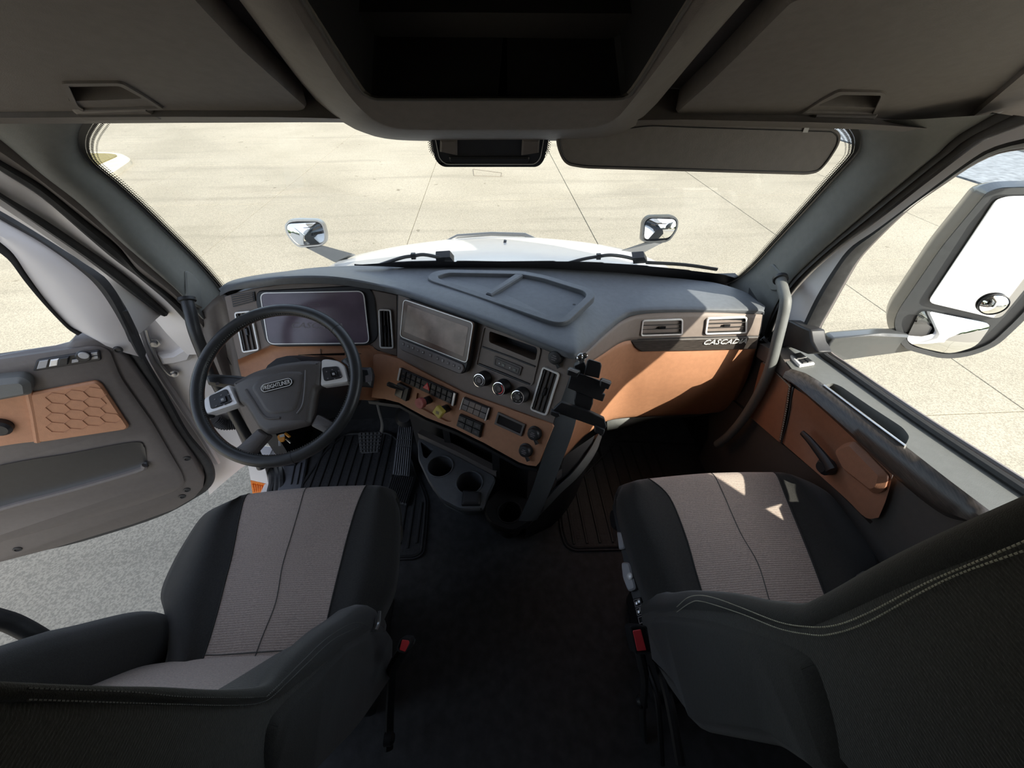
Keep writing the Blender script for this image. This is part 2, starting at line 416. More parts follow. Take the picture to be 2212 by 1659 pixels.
# far tree line on the horizon, only seen in the outside mirror
m_ = MB()
for k in range(60):
    a = math.radians(75 + 4.2 * k + random.uniform(-2, 2)); rd = random.uniform(70, 78)
    hh = random.uniform(4, 8); cx, cyy = rd * math.sin(a), 10 + rd * math.cos(a); rows = []
    for i in range(7):
        t = i / 6; rr = hh * .75 * math.sin(math.pi * min(.97, .12 + .88 * t)) + .1
        rows.append([V((cx + rr * (1 + .18 * math.sin(5 * b + k)) * math.cos(b), cyy + rr * math.sin(b), GZ + hh * t)) for b in [x * math.pi / 5 for x in range(10)]])
    m_.grid(rows, closed=True); m_.ngon(rows[0]); m_.ngon(rows[-1])
tag(m_.build('distant_trees', LEAF), 'dark line of distant trees reflected in the side mirror', 'trees', kind='stuff')

# ================================================================ CAB SHELL (the room)
tag(MB().box((.01, -.36, -.03), 2.06, 3.72, .06).build('floor', CARP), kind='structure')
wl = MB().box((-1.12, -1.16, 1.0), .12, 2.1, 2.7).box((-1.12, .5, 2.0), .12, 1.25, .78).box((-1.11, .62, -.33), .10, 1.5, .56)
tag(wl.build('wall_left', WHT), kind='structure')
tag(MB().box((-1.055, -1.17, 1.2), .012, 2.1, 2.4).build('wall_left_lining', SKIN_IN), kind='structure')
wr = MB().box((1.14, -1.10, 1.0), .12, 2.2, 2.7).box((1.14, .52, 2.0), .12, 1.05, .86).box((1.14, .6, -.33), .10, 1.3, .56)
tag(wr.build('wall_right', WHT), kind='structure')
tag(MB().box((1.072, -1.10, 1.2), .012, 2.2, 2.4).build('wall_right_lining', SKIN_IN), kind='structure')
tag(MB().box((0, -2.22, 1.1), 2.3, .06, 2.6).build('wall_rear', SKIN_IN), kind='structure')
fw = MB().box((0, 1.52, .36), 2.16, .05, .88)
tag(fw.build('wall_front', PLK), kind='structure')
ce = MB().box((0, -.85, 2.40), 2.36, 2.8, .06)
ce.prism([V((-1.15, 1.12, 1.50)), V((-1.15, .55, 2.43)), V((-1.15, .50, 2.37)), V((-1.15, 1.05, 1.49))], V((2.3, 0, 0)))
tag(ce.build('ceiling', WHT), kind='structure')
kr = MB().box((1.06, 1.31, .37), .06, .46, .82)
tag(kr.build('trim_4', PLK), kind='structure')

tag(MB().box((-1.03, 1.36, .37), .06, .36, .82).build('trim_6', PLK), kind='structure')
# windscreen
WSN = V((0, -.545, -.34)).normalized(); WS = (V((0, 1.02, 1.445)), WSN)
wl_ = [(190, 250), (172, 278), (164, 300), (167, 330), (187, 359), (240, 402), (300, 455), (360, 512), (420, 570), (463, 617), (480, 640)]
wr_ = [(1838, 260), (1858, 285), (1864, 305), (1860, 330), (1848, 347), (1800, 398), (1740, 463), (1680, 527), (1640, 570), (1609, 598), (1590, 610), (1572, 618)]
CL0 = strip([mapp(wl_, WS)])[0]; CR0 = strip([mapp(wr_, WS)])[0]
corners = [CL0[0], CL0[-1], PP(700, 615, WS), PP(1100, 600, WS), PP(1500, 612, WS), CR0[-1], CR0[0], PP(1400, 252, WS), PP(700, 250, WS)]
gl = [V((-1.0, .99, 1.50)), V((-1.13, 1.42, .83)), V((1.13, 1.42, .83)), V((1.0, .99, 1.50))]
gl = [p - WSN * (((p - WS[0]).dot(WSN)) + .012) for p in gl]
win = tag(MB().prism(gl, -WSN * .005).build('window_1', GLS, smooth=False), kind='structure')
def frit(curves_in, width, name):                       # dotted band lying on the glass, solid at the border
    me = bpy.data.meshes.new(name); bm = bmesh.new(); uvl = bm.loops.layers.uv.new('uv')
    a, b = curves_in; n = len(a); va = [bm.verts.new(p) for p in a]; vb = [bm.verts.new(p) for p in b]
    L = [0]
    for i in range(n - 1): L.append(L[-1] + (a[i + 1] - a[i]).length)
    for i in range(n - 1):
        f = bm.faces.new((va[i], va[i + 1], vb[i + 1], vb[i]))
        for lp, uv in zip(f.loops, ((L[i], 0), (L[i + 1], 0), (L[i + 1], 1), (L[i], 1))): lp[uvl].uv = uv
    bm.to_mesh(me); bm.free()
    return link(name, me, FRIT, win)
FR = V((0, 0, 0)) - WSN * .010
def inset_curve(c, cen, d):
    out = []
    for i, p in enumerate(c):
        t = (c[min(i + 1, len(c) - 1)] - c[max(i - 1, 0)]).normalized(); s_ = t.cross(WSN).normalized()
        if s_.dot(cen - p) < 0: s_ = -s_
        out.append(p + s_ * d)
    return out
WC = V((0, 1.2, 1.15))
for c in (CL0, CR0):
    c2 = resample(c, 80)
    frit(([p + FR for p in inset_curve(c2, WC, -.008)], [p + FR for p in inset_curve(c2, WC, .034)]), .03, 'frit_dots')
ba = [PP(x, y, WS) - WSN * .010 for x, y in [(765, 578), (850, 573), (1000, 571), (1200, 571), (1300, 574), (1400, 581), (1500, 591), (1580, 603), (1625, 622)]]
bb = [PP(x, y, WS) - WSN * .010 for x, y in [(765, 579), (850, 582), (1000, 592), (1200, 600), (1300, 606), (1400, 616), (1500, 626), (1580, 632), (1630, 636)]]
MB().grid(strip([ba, bb], 60)).build('frit_band', PLK, win)
ba = strip([ba], 90)[0]
frit((ba, [p + (ba[i] - bb[min(8, i * 9 // 90)]).normalized() * .010 for i, p in enumerate(ba)]), 0, 'frit_dots')

# pillar trims: skin from the windscreen edge round to the door opening
L1 = [(-70, 250), (9, 306), (99, 381), (181, 445), (271, 529), (347, 595), (392, 635), (440, 690)]
L2 = [(-60, 300), (0, 345), (90, 399), (181, 472), (256, 532), (301, 586), (362, 632), (395, 662), (440, 715)]
L3 = [(-60, 325), (0, 369), (90, 427), (181, 505), (241, 556), (301, 601), (362, 653), (404, 698), (445, 745)]
L4 = [(-60, 380), (0, 420), (90, 474), (181, 534), (271, 597), (362, 677), (400, 722), (440, 765)]
L5 = [(-60, 393), (0, 430), (90, 493), (181, 556), (271, 625), (347, 681)]
L6 = [(-60, 408), (0, 445), (90, 505), (181, 568), (229, 601), (271, 662), (301, 722)]
def bulge(a, b, k, d): return [p.lerp(q_, k) + V(d) for p, q_ in zip(a, b)]
A0 = CL0; A1 = strip([mapx(L1, -1.0)])[0]
A0b = [p - WSN * .008 + V((.002, 0, 0)) for p in A0]
t1 = MB().grid([A0b, bulge(A0, A1, .12, (.004, -.012, 0)), bulge(A0, A1, .5, (.010, -.024, 0)), bulge(A0, A1, .9, (.006, -.010, 0)), A1, [p + V((-.05, .03, 0)) for p in A1]])
trim1 = tag(t1.build('trim_1', PLP, angle=60), kind='structure')
B1 = strip([mapx(L2, -1.035)])[0]; B2 = strip([mapx(L3, -1.06)])[0]; B3 = strip([mapx(L4, -1.10)])[0]
MB().grid([[p + V((-.006, .012, 0)) for p in A1], bulge(A1, B1, .5, (0, -.006, 0)), B1, [p + V((-.03, .02, 0)) for p in B1]]).build('edge_trim', DOORP, trim1)
MB().grid([[p + V((-.003, .006, 0)) for p in B1], bulge(B1, B2, .3, (.004, -.01, 0)), bulge(B1, B2, .7, (.004, -.01, 0)), B2]).build('door_seal', RUB, trim1)
MB().grid([B2, bulge(B2, B3, .1, (0, 0, 0)), bulge(B2, B3, .5, (0, .004, 0)), B3, [p + V((-.06, 0, 0)) for p in B3]]).build('painted_jamb', WHT, trim1)
C4 = resample(cr(mapx(L4[:6], -1.10), 6), 40); C5 = resample(cr(mapx(L5, -1.11), 6), 40); C6 = resample(cr(mapx(L6, -1.12), 6), 40)
MB().grid([[p + V((0, .01, 0)) for p in C4], bulge(C4, C5, .3, (.012, -.012, 0)), bulge(C4, C5, .7, (.012, -.012, 0)), C5, [p + V((0, .02, 0)) for p in C5]]).build('jamb_seal', RUB, trim1)
MB().grid([C5, C6, [p + V((.0, .05, 0)) for p in C6]]).build('jamb_flange', WHT, trim1)
R3 = [(2150, 245), (2062, 297), (2034, 325), (1965, 381), (1860, 469), (1755, 560), (1702, 615), (1665, 680), (1650, 725)]
R2 = [(2250, 255), (2139, 297), (2104, 315), (1999, 395), (1895, 476), (1818, 532), (1755, 587), (1708, 640), (1680, 690), (1662, 735)]
R1 = [(2300, 280), (2212, 301), (2153, 317), (2104, 343), (1999, 420), (1895, 497), (1839, 535), (1804, 580), (1765, 643), (1734, 708), (1725, 735)]
R0 = [(2320, 308), (2212, 320), (2153, 331), (2097, 357), (2034, 399), (1965, 448), (1902, 507), (1853, 560), (1825, 605), (1790, 668), (1765, 713), (1760, 735)]
D0 = CR0; D1 = strip([mapx(R3, 1.0)])[0]; D2 = strip([mapx(R2, 1.03)])[0]; D3 = strip([mapx(R1, 1.035)])[0]; D4 = strip([mapx(R0, 1.06)])[0]
D0b = [p - WSN * .008 + V((-.002, 0, 0)) for p in D0]
trim2 = tag(MB().grid([D0b, bulge(D0, D1, .12, (-.004, -.012, 0)), bulge(D0, D1, .5, (-.010, -.024, 0)), bulge(D0, D1, .9, (-.006, -.012, 0)), D1, [p + V((.05, .03, 0)) for p in D1]]).build('trim_2', PLP, angle=60), kind='structure')
MB().grid([[p + V((.006, .012, 0)) for p in D1], bulge(D1, D2, .35, (-.006, -.008, 0)), bulge(D1, D2, .5, (0, .008, 0)), bulge(D1, D2, .75, (-.004, -.006, 0)), D2, [p + V((.02, .01, 0)) for p in D2]]).build('door_seal', RUBG, trim2)

# header roll above the windscreen
OA = math.radians(27); ON = V((0, -math.sin(OA), -math.cos(OA))); OPL = (V((0, .93, 1.48)), ON)
h1 = mapp([(-260, 247), (0, 243), (355, 240), (650, 241), (745, 245), (1075, 262), (1415, 246), (1462, 247), (1750, 250), (1880, 254), (2080, 268), (2400, 300)], OPL)
h2 = mapy([(-260, 256), (0, 254), (355, 252), (650, 253), (745, 255), (1075, 268), (1415, 257), (1462, 258), (1750, 264), (1880, 268), (2080, 283), (2400, 318)], .925)
h3 = mapy([(-260, 268), (0, 266), (190, 266), (650, 262), (745, 261), (1075, 270), (1400, 265), (1470, 267), (1850, 278), (1950, 283), (2212, 303), (2400, 326)], .985)
H = [resample(c, 60) for c in (h1, h2, h3)]
tr3 = MB().grid([[p + V((0, .02, .04)) for p in H[0]], H[0], bulge(H[0], H[1], .6, (0, -.012, -.002)), H[1], bulge(H[1], H[2], .6, (0, -.004, -.004)), H[2], [p + V((0, .06, .01)) for p in H[2]]])
for bk in ([(-320, 262), (-320, -330), (290, -330), (400, -150), (517, 0), (600, 112), (660, 190), (722, 252), (650, 243), (0, 244)], [(2560, -330), (2560, 300), (2080, 268), (1462, 249), (1420, 252), (1402, 243), (1500, 126), (1609, 0), (1740, -150), (1850, -330)]):
    tr3.ngon(mapp(bk, OPL, -.045))
for sgx in (mapp([(2078, 266), (2090, 262), (2335, 55), (2520, 90), (2520, 372), (2212, 310), (2080, 284), (1990, 272)], OPL, .012),): tr3.prism(sgx, -ON * .05)
tag(tr3.build('trim_3', PLO, angle=60), kind='structure')
for sx in (-1, 1):
    tag(MB().box((sx * .55, .50, 2.02), 1.1, .03, .72).build('wall_front_upper', PLO), kind='structure')
# ================================================================ OVERHEAD: two cabinets and the middle console
def cabinet(label, outline, scoop, slot, lip):
    t = thing('overhead_cabinet', label, 'cabinet', (sum(p[0] for p in outline) / len(outline) * .0 + (-.62 if outline[0][0] < 900 else .72), .72, 1.6))
    op = rpoly(mapp(outline, OPL, .0), .012, 4); back = [p - ON * .04 for p in op]
    hole = rpoly(mapp(slot, OPL), .006, 3)
    m_ = MB().holed(op, [hole], -ON * .03); m_.grid([op, [p - ON * .006 for p in shrink(op, ON, -.004)], back], closed=True)
    d = m_.build('cabinet_door', PLO, t, angle=50)
    sc = mapp(scoop, OPL, .004); MB().ring(rpoly(sc, .008, 4), shrink(rpoly(sc, .008, 4), ON, .007), -ON * .006).build('pull_rim', PLO, d)
    lp = mapp(lip, OPL, -.012); MB().prism(rpoly(lp, .006, 3), ON * .018, inset=.005).build('pull_lip', PLO, d)
    return t
cabinet('grey overhead cabinet above the steering wheel with a recessed pull handle',
        [(-300, 244), (0, 242), (355, 238), (650, 239), (661, 232), (519, 104), (441, 22), (270, -170), (-300, -170)],
        [(132, 181), (262, 180), (312, 209), (356, 238), (178, 242), (156, 228)],
        [(139, 188), (258, 186), (309, 213), (150, 219)],
        [(149, 219), (311, 213), (352, 238), (180, 240), (160, 231)])
cabinet('grey overhead cabinet above the passenger seat with a recessed pull handle',
        [(1460, 245), (1750, 249), (1880, 254), (2084, 265), (2330, 58), (2330, -30), (2100, -30), (1714, 0), (1609, 106), (1531, 182)],
        [(1905, 200), (1915, 205), (1893, 250), (1730, 247), (1775, 218), (1812, 198)],
        [(1766, 228), (1818, 205), (1908, 207), (1900, 233)],
        [(1735, 247), (1766, 229), (1900, 233), (1886, 252)])
KA = math.radians(36); KN = V((0, -math.sin(KA), -math.cos(KA))); KPL = (V((0, .86, 1.452)), KN)
con = thing('overhead_console', 'wide grey overhead console with an open black shelf over the windscreen middle', 'console', (0, .7, 1.6))
def U(pl, left, right, off, n=64):
    a = mapp(left, pl, off) + mapp(right, pl, off); return resample(cr(a, 6), n)
outer = U(OPL, [(400, -150), (517, 0), (600, 112), (660, 190), (710, 243), (765, 274), (860, 295)], [(1080, 296), (1290, 295), (1365, 277), (1402, 243), (1500, 126), (1609, 0), (1740, -150)], -.02)
crease = U(KPL, [(525, -150), (622, 0), (735, 181), (790, 246), (822, 268), (880, 280)], [(1080, 281), (1262, 279), (1318, 264), (1350, 236), (1436, 126), (1527, 0), (1640, -150)], .0)
redge = U(KPL, [(560, -150), (655, 0), (776, 190), (800, 209), (830, 213)], [(1080, 213), (1325, 213), (1346, 208), (1372, 190), (1490, 0), (1590, -150)], -.004)
rin = U(KPL, [(568, -150), (664, 0), (784, 188), (806, 205), (834, 208)], [(1080, 208), (1320, 208), (1340, 204), (1365, 186), (1482, 0), (1580, -150)], -.012)
rdeep = [p - KN * .16 + V((-.02 if p.x > .03 else .02, 0, 0)) for p in rin]
MB().grid([[p + V((0, .03, .05)) for p in outer], outer, bulge(outer, crease, .3, (0, -.003, -.010)), bulge(outer, crease, .7, (0, -.002, -.009)), crease, [a.lerp(b, .06) for a, b in zip(crease, redge)], [a.lerp(b, .95) for a, b in zip(crease, redge)], redge, rin]).build('housing', PLO, con, angle=28)
bx = MB().grid([rin, rdeep]); bx.ngon(rdeep); bx.build('shelf_recess', PLK, con, angle=30)
MB().tube([p + KN * .001 for p in redge], .0025, 6).build('edge_bead', RUBG, con)
sh = mapp([(715, 25), (1462, 30), (1398, 88), (1390, 92), (772, 84)], KPL, -.10)
MB().prism(sh, -KN * .02).build('shelf_board', SLAT, con)
# driving sensor housing on the glass
SPL = (WS[0] + WSN * .035, WSN)
sen = thing('windscreen_sensor_cover', 'black sensor cover hanging on the windscreen below the overhead console', 'sensor cover', PP(1058, 330, SPL))
so = rpoly(mapp([(929, 288), (1187, 288), (1176, 346), (1163, 361), (955, 361), (940, 346)], SPL), .012, 4)
MB().prism(so, -WSN * .045).build('cover', PLK, sen, bevel=.003)
si = rpoly(mapp([(938, 292), (1177, 292), (1168, 342), (1156, 355), (962, 355), (948, 342)], SPL, .0008), .010, 4)
MB().ring(si, shrink(si, WSN, .0016), WSN * .0012).build('edge_line', PRNT, sen)
for q in ([(951, 300), (988, 298), (988, 334), (950, 326)], [(1128, 298), (1166, 298), (1164, 328), (1126, 334)]):
    MB().prism(mapp(q, SPL, .001), WSN * .006, inset=.004).build('facet', DOORP, sen)
MB().prism(rpoly(mapp([(968, 338), (1146, 338), (1140, 352), (974, 352)], SPL, .001), .008), WSN * .004, inset=.003).build('lower_lip', PLK, sen)
frit(tuple([resample([PP(x, y, WS) - WSN * .010 for x, y in l], 50) for l in ([(938, 290), (944, 330), (958, 352)], [(919, 290), (926, 334), (946, 360)])]), 0, 'frit_dots')
frit(tuple([resample([PP(x, y, WS) - WSN * .010 for x, y in l], 50) for l in ([(1176, 290), (1170, 330), (1158, 352)], [(1196, 290), (1189, 334), (1170, 360)])]), 0, 'frit_dots')
# sun visor
vis = thing('sun_visor', 'dark grey sun visor folded down over the right half of the windscreen', 'sun visor', PY(1510, 300, .975))
VP_ = (V((0, .975, 1.4)), V((0, -.995, -.1)).normalized())
vo = mapp([(1202, 290), (1206, 330), (1222, 357), (1262, 364), (1742, 378), (1768, 373), (1788, 352), (1812, 315), (1818, 293), (1806, 278), (1500, 268), (1405, 264)], VP_)
vo = rpoly(vo, .02, 4)
MB().prism(vo, -VP_[1] * .02).build('panel', PLO, vis, bevel=.006)
MB().tube([p + VP_[1] * .001 for p in shrink(vo, VP_[1], .006)], .0012, 6, closed=True).build('seam', PLK, vis)
MB().prism(mapp([(1733, 286), (1738, 275), (1748, 275), (1744, 286)], VP_, .002), VP_[1] * .0012).build('care_tag', PRNT, vis)

# ================================================================ HOOD, WIPERS, MIRRORS (outside)
hood = thing('truck_hood', 'glossy white truck hood sloping away beyond the windscreen', 'hood', (0, 2.2, .3))
def hz(y): 
    k = [(1.42, .895), (1.7, .835), (2.0, .757), (2.3, .662), (2.6, .556), (2.85, .44), (3.05, .28), (3.15, .05), (3.18, -.4)]
    for (a, za), (b, zb) in zip(k, k[1:]):
        if y <= b: t = (y - a) / (b - a); return za + (zb - za) * t
    return k[-1][1]
rows = []
for y in (1.545, 1.62, 1.7, 1.85, 2.0, 2.15, 2.3, 2.45, 2.6, 2.72, 2.85, 2.95, 3.05, 3.15, 3.18):
    r = []; wd = .99 - .12 * max(0, (y - 1.42) / 1.7) ** 2
    for i in range(-12, 13):
        u = i / 12; x = u * wd; z = hz(y) - .10 * abs(u) ** 2.4 - (.55 if abs(u) > .97 else (.05 if abs(u) > .9 else 0)) + .012 * math.exp(-(x / .3) ** 2)
        r.append(V((x, y + (.06 * (1 - u * u) if y > 2.8 else 0), z)))
    rows.append(r)
MB().grid(rows).build('hood_skin', WHO, hood, angle=60)
MB().tube([V((-.31, 2.70, .500)), V((-.24, 2.74, .520)), V((0, 2.76, .524)), V((.24, 2.74, .520)), V((.31, 2.70, .500))], .012, 8, sx=1.6).build('hood_badge_bar', MHSG, hood)
MB().tube([V((.07, 2.05, .742)), V((.075, 2.05, .765))], .008, 8).build('washer_nozzle', PLK, hood)
cowl = thing('windscreen_cowl', 'black cowl strip along the foot of the windscreen', 'cowl', (0, 1.42, .88))
cw = [resample([PY(x, y, 1.40) for x, y in l], 40) for l in ([(640, 604), (800, 592), (1000, 584), (1150, 582), (1400, 600), (1560, 622), (1620, 640)],)][0]
MB().grid([[p + V((0, -.005, -.03)) for p in cw], [p + V((0, .02, -.012)) for p in cw], [p + V((0, .09, -.02)) for p in cw], [p + V((0, .17, -.07)) for p in cw]]).build('cowl_panel', PLK, cowl)
WOUT = (WS[0] - WSN * .045, WSN)
def wiper(label, arm, block, blade):
    t = thing('wiper', label, 'wiper', PP(*block[0], WOUT), None)
    a = mapp(arm, WOUT); MB().tube(cr(a, 4), .0065, 8).build('arm', PLK, t)
    k = PP(*arm[2], WOUT); MB().box(k, .016, .014, .02).build('arm_joint', PLK, t)
    MB().prism(mapp(block, WOUT, .004), -WSN * .03, inset=.004).build('pivot_cover', PLK, t)
    MB().tube(cr(mapp(blade, WOUT), 4), .007, 8, sx=.6).build('blade', RUB, t)
wiper('left wiper arm lying in front of the steering wheel side', [(809, 576), (867, 557), (893, 553), (915, 550), (948, 556)], [(941, 557), (972, 555), (981, 566), (943, 569)], [(960, 566), (860, 569), (760, 579)])
wiper('right wiper arm with its blade reaching towards the right pillar', [(1221, 570), (1259, 560), (1293, 554), (1317, 551), (1346, 554), (1372, 560)], [(1366, 558), (1392, 556), (1399, 568), (1368, 570)], [(1396, 567), (1480, 572), (1549, 582)])
def hood_mirror(label, yy, head, face, arm, n):
    t = thing('hood_mirror', label, 'mirror', PY(*head[0], yy))
    hp = (PY(*head[0], yy), n); o_ = rpoly(mapp(head, hp), .03, 4)
    MB().grid([o_, shrink(o_, n, -.004, -n * .03), shrink(o_, n, .03, -n * .09)], closed=True).ngon(shrink(o_, n, .03, -n * .09)).ring(o_, shrink(o_, n, .008), n * .004).build('shell', SIL2 if head[0][0] < 1000 else MHSG, t)
    g = rpoly(mapp(face, hp, .001), .025, 4); c = sum(g, V()) / len(g)
    m_ = MB(); R = [[c.lerp(p, k) + n * (.012 * (1 - k * k)) for p in g] for k in (.02, .35, .7, 1.0)]
    m_.grid(R, closed=True).ngon(R[0]).build('mirror_glass', MIRR, t, angle=80)
    a = [PY(x, y, yy + dy) for (x, y), dy in arm]; MB().prism(a, V((0, .05, -.03)), inset=.01).build('arm', MHSG, t)
hood_mirror('small square chrome backed mirror on the left side of the hood', 2.08, [(614, 488), (622, 477), (640, 474), (686, 475), (698, 482), (705, 505), (704, 522), (694, 531), (648, 535), (636, 527), (620, 508)],
            [(618, 484), (688, 480), (702, 500), (700, 524), (650, 530), (638, 524), (622, 506)], [((655, 532), 0), ((697, 530), 0), ((762, 548), -.05), ((722, 566), -.05)], V((.12, -.97, .2)).normalized())
hood_mirror('small square mirror on the right side of the hood', 2.10, [(1385, 519), (1389, 478), (1400, 467), (1452, 466), (1465, 473), (1464, 495), (1448, 518), (1436, 524), (1395, 524)],
            [(1391, 517), (1394, 480), (1406, 472), (1460, 474), (1460, 495), (1446, 514)], [((1394, 523), 0), ((1446, 517), 0), ((1378, 552), -.05), ((1332, 544), -.05)], V((-.12, -.97, .2)).normalized())
# big door mirror on the right
mir = thing('side_mirror', 'tall dark side mirror with a small round spot mirror outside the passenger window', 'mirror', (1.15, .98, .83))
MN = V((-.52, -.845, .13)).normalized(); MPL = (PY(2034, 773, .93), MN)
mo = rpoly(mapp([(1930, 700), (1938, 672), (2034, 532), (2132, 414), (2160, 406), (2330, 402), (2400, 440), (2330, 560), (2212, 690), (2150, 748), (2087, 770), (2034, 774), (1950, 752)], MPL), .03, 4)
MB().grid([mo, shrink(mo, MN, -.012, -MN * .04), shrink(mo, MN, -.004, -MN * .10), shrink(mo, MN, .05, -MN * .17)], closed=True).ngon(shrink(mo, MN, .05, -MN * .17)).ring(mo, shrink(mo, MN, .016), MN * .006).ngon([p - MN * .004 for p in mo]).build('shell', MHSG, mir, angle=50)
GN = V((-.52, -.845, .13)).normalized(); GPL = MPL
up_ = rpoly(mapp([(2003, 653), (2150, 432), (2176, 424), (2330, 420), (2362, 444), (2160, 690)], GPL, .003), .02, 4)
MB().prism([p - GN * .012 for p in up_], GN * .012).build('mirror_glass', MIRR, mir)
lo_ = rpoly(mapp([(1955, 735), (1988, 668), (2143, 699), (2108, 748), (2052, 764), (1985, 750)], MPL, .003), .022, 4); c = sum(lo_, V()) / len(lo_)
R = [[c.lerp(p, k) + MN * (.003 + .012 * (1 - k * k)) for p in lo_] for k in (.02, .12, .25, .38, .5, .62, .75, .88, 1.0)]
MB().grid(R, closed=True).ngon(R[0]).build('convex_glass', MIRR, mir, angle=85)
sp_ = PP(2145, 657, MPL, .007); sr = (PP(2145 + 38, 657, MPL, .007) - sp_).length * .86
MB().lathe(sp_, MN, [(sr * 1.06, 0), (sr * 1.06, .006), (sr, .008)], 32, cap1=False).build('spot_rim', PLK, mir)
MB().lathe(sp_, MN, [(sr, .006), (sr * .8, .012), (sr * .5, .017), (sr * .2, .0195), (.0005, .020)], 32, cap0=False).build('spot_glass', MIRR, mir, angle=85)
MB().prism([V(p) for p in [(1.10, .97, .745), (1.10, .97, .855), (1.28, .975, .862), (1.50, 1.0, .83), (1.50, 1.0, .77)]], V((.02, .07, -.01)), inset=.02).build('arm', MHSG, mir, bevel=.015)
# ================================================================ CAB DOORS
# --- driver's door, swung open
TH = math.radians(66); DN = V((math.cos(TH), -math.sin(TH), 0)); DPL = (PZ(445, 1030, .1), DN)
dr = thing('cab_door', 'open driver door with brown speaker panel and grey map pocket, left of the steering wheel', 'door', DPL[0])
def dp(l, off=0.0): return mapp(l, DPL, off)
panel = [(-260, 810), (-100, 779), (0, 763), (120, 746), (150, 738), (160, 728), (168, 717), (222, 713), (230, 724), (252, 728), (287, 763), (338, 834), (380, 910), (422, 973), (443, 1016), (440, 1036), (422, 1057), (380, 1082), (295, 1112), (127, 1162), (0, 1194), (-260, 1275)]
MB().prism(dp(panel, -.055), DN * .055, inset=.008).build('door_panel', DOORP, dr, angle=50)
sealc = cr(dp([(262, 668), (290, 755), (352, 862), (396, 938), (440, 990), (453, 1020), (448, 1045), (422, 1066), (338, 1110), (169, 1163), (0, 1202), (-260, 1285)], -.035), 5)
MB().tube(sealc, .020, 8, sx=.8).build('edge_seal', RUB, dr)
MB().prism(dp([(-260, 822), (0, 775), (165, 745), (290, 775), (345, 880), (430, 1005), (438, 1025), (425, 1045), (330, 1100), (0, 1190), (-260, 1270)], -.10), DN * .05).build('door_shell', WHT, dr)
raised = rpoly(dp([(-260, 815), (0, 772), (205, 742), (238, 752), (262, 812), (330, 908), (394, 1018), (400, 1040), (385, 1054), (295, 1086), (0, 1166), (-260, 1240)], -.004), .03, 4)
slot = rpoly(dp([(-260, 1075), (0, 1006), (285, 956), (306, 962), (317, 996), (305, 1013), (0, 1098), (-260, 1182)], .018), .02, 4)
m_ = MB(); front = [p + DN * .022 for p in shrink(raised, DN, .014)]
m_.grid([raised, [p + DN * .012 for p in raised], front], closed=True).holed(front, [slot], -DN * .004).build('raised_panel', DOORP, dr, angle=50)
pk = [dp([(-260, 1075), (0, 1006), (150, 980), (290, 955), (313, 968)], .0235), dp([(-260, 1105), (0, 1034), (150, 1005), (290, 972), (317, 990)], .0195), dp([(-260, 1150), (0, 1075), (150, 1040), (295, 1000), (318, 998)], .0215), dp([(-260, 1182), (0, 1098), (150, 1058), (304, 1014), (318, 1000)], .034)]
MB().grid(gridsm(pk)).build('map_pocket', PLK, dr, angle=70)
MB().tube(cr(dp([(-260, 1184), (0, 1099), (150, 1059), (295, 1017), (314, 1005)], .030), 4), .012, 8).build('pocket_lip', DOORP, dr)
spk = rpoly(dp([(65, 847), (209, 820), (221, 828), (280, 918), (273, 925), (84, 953)], .020), .012, 4)
g_ = MB().prism(spk, DN * .012, inset=.006).build('speaker_grille', BRN, dr)
hx = MB()
def inside(p, loop, n):
    return all((loop[(i + 1) % len(loop)] - a).cross(p - a).dot(n) * (1 if newell(loop).dot(n) > 0 else -1) > 0 for i, a in enumerate(loop) if (loop[(i + 1) % len(loop)] - a).length > 1e-6)
gx = (PP(200, 880, DPL) - PP(140, 890, DPL)).normalized(); gz_ = V((0, 0, 1)); gc = PP(165, 876, DPL, .0335)
for i in range(-3, 4):
    for j in range(-2, 3):
        c = gc + gx * (.046 * i + .023 * (j % 2)) + gz_ * (.040 * j)
        hp_ = [c + gx * (.0262 * math.sin(k * math.pi / 3)) + gz_ * (.0262 * math.cos(k * math.pi / 3)) for k in range(6)]
        if not all(inside(q_, spk, DN) for q_ in hp_): continue
        hx.tube(hp_, .0010, 5, closed=True)
hx.build('hexagon_relief', BRN, g_)['kind'] = 'stuff'
pocket = [dp([(-260, 895), (0, 850), (64, 845)], .030), dp([(-260, 925), (0, 880), (70, 872)], .0225), dp([(-260, 960), (0, 915), (76, 905)], .0225), dp([(-260, 1010), (0, 964), (83, 953)], .032)]
MB().grid(gridsm(pocket)).build('pull_pocket', BRN, dr, angle=70)
MB().tube(dp([(62, 846), (72, 890), (82, 953)], .024), .010, 8).build('pocket_edge', BRN, dr)
MB().lathe(PP(2, 918, DPL, .02), DN, [(.030, 0), (.030, .02), (.022, .028)], 20).build('release_knob', PLK, dr)
ar = dp([(-260, 850), (0, 806), (55, 801), (74, 812), (77, 838), (0, 852), (-260, 898)], .018)
MB().prism(rpoly(ar, .012), DN * .045, inset=.014).build('armrest', LEDGE, dr)
sw = rpoly(dp([(80, 776), (216, 754), (220, 777), (72, 801)], .018), .008)
sp2 = MB().prism(sw, DN * .006, inset=.003).build('switch_panel', PLK, dr)
Q = dp([(82, 778), (214, 757), (217, 775), (75, 799)], .026)
MB().prism(cell(Q, .03, .17, .1, .9), DN * .004, inset=.001).build('lock_switch', GREY, sp2)
MB().prism(cell(Q, .21, .34, .15, .85), DN * .006, inset=.002).build('window_switch', SILV, sp2)
MB().prism(cell(Q, .35, .50, .1, .9), DN * .008, inset=.002).build('window_switch', PLK, sp2)
MB().prism(cell(Q, .55, .66, .55, .9), DN * .003, inset=.001).build('mirror_switch', GREY, sp2)
MB().lathe(PP(181, 768, DPL, .026), DN, [(.0185, 0), (.0185, .008), (.015, .011)], 24).build('mirror_dial', PLK, sp2)
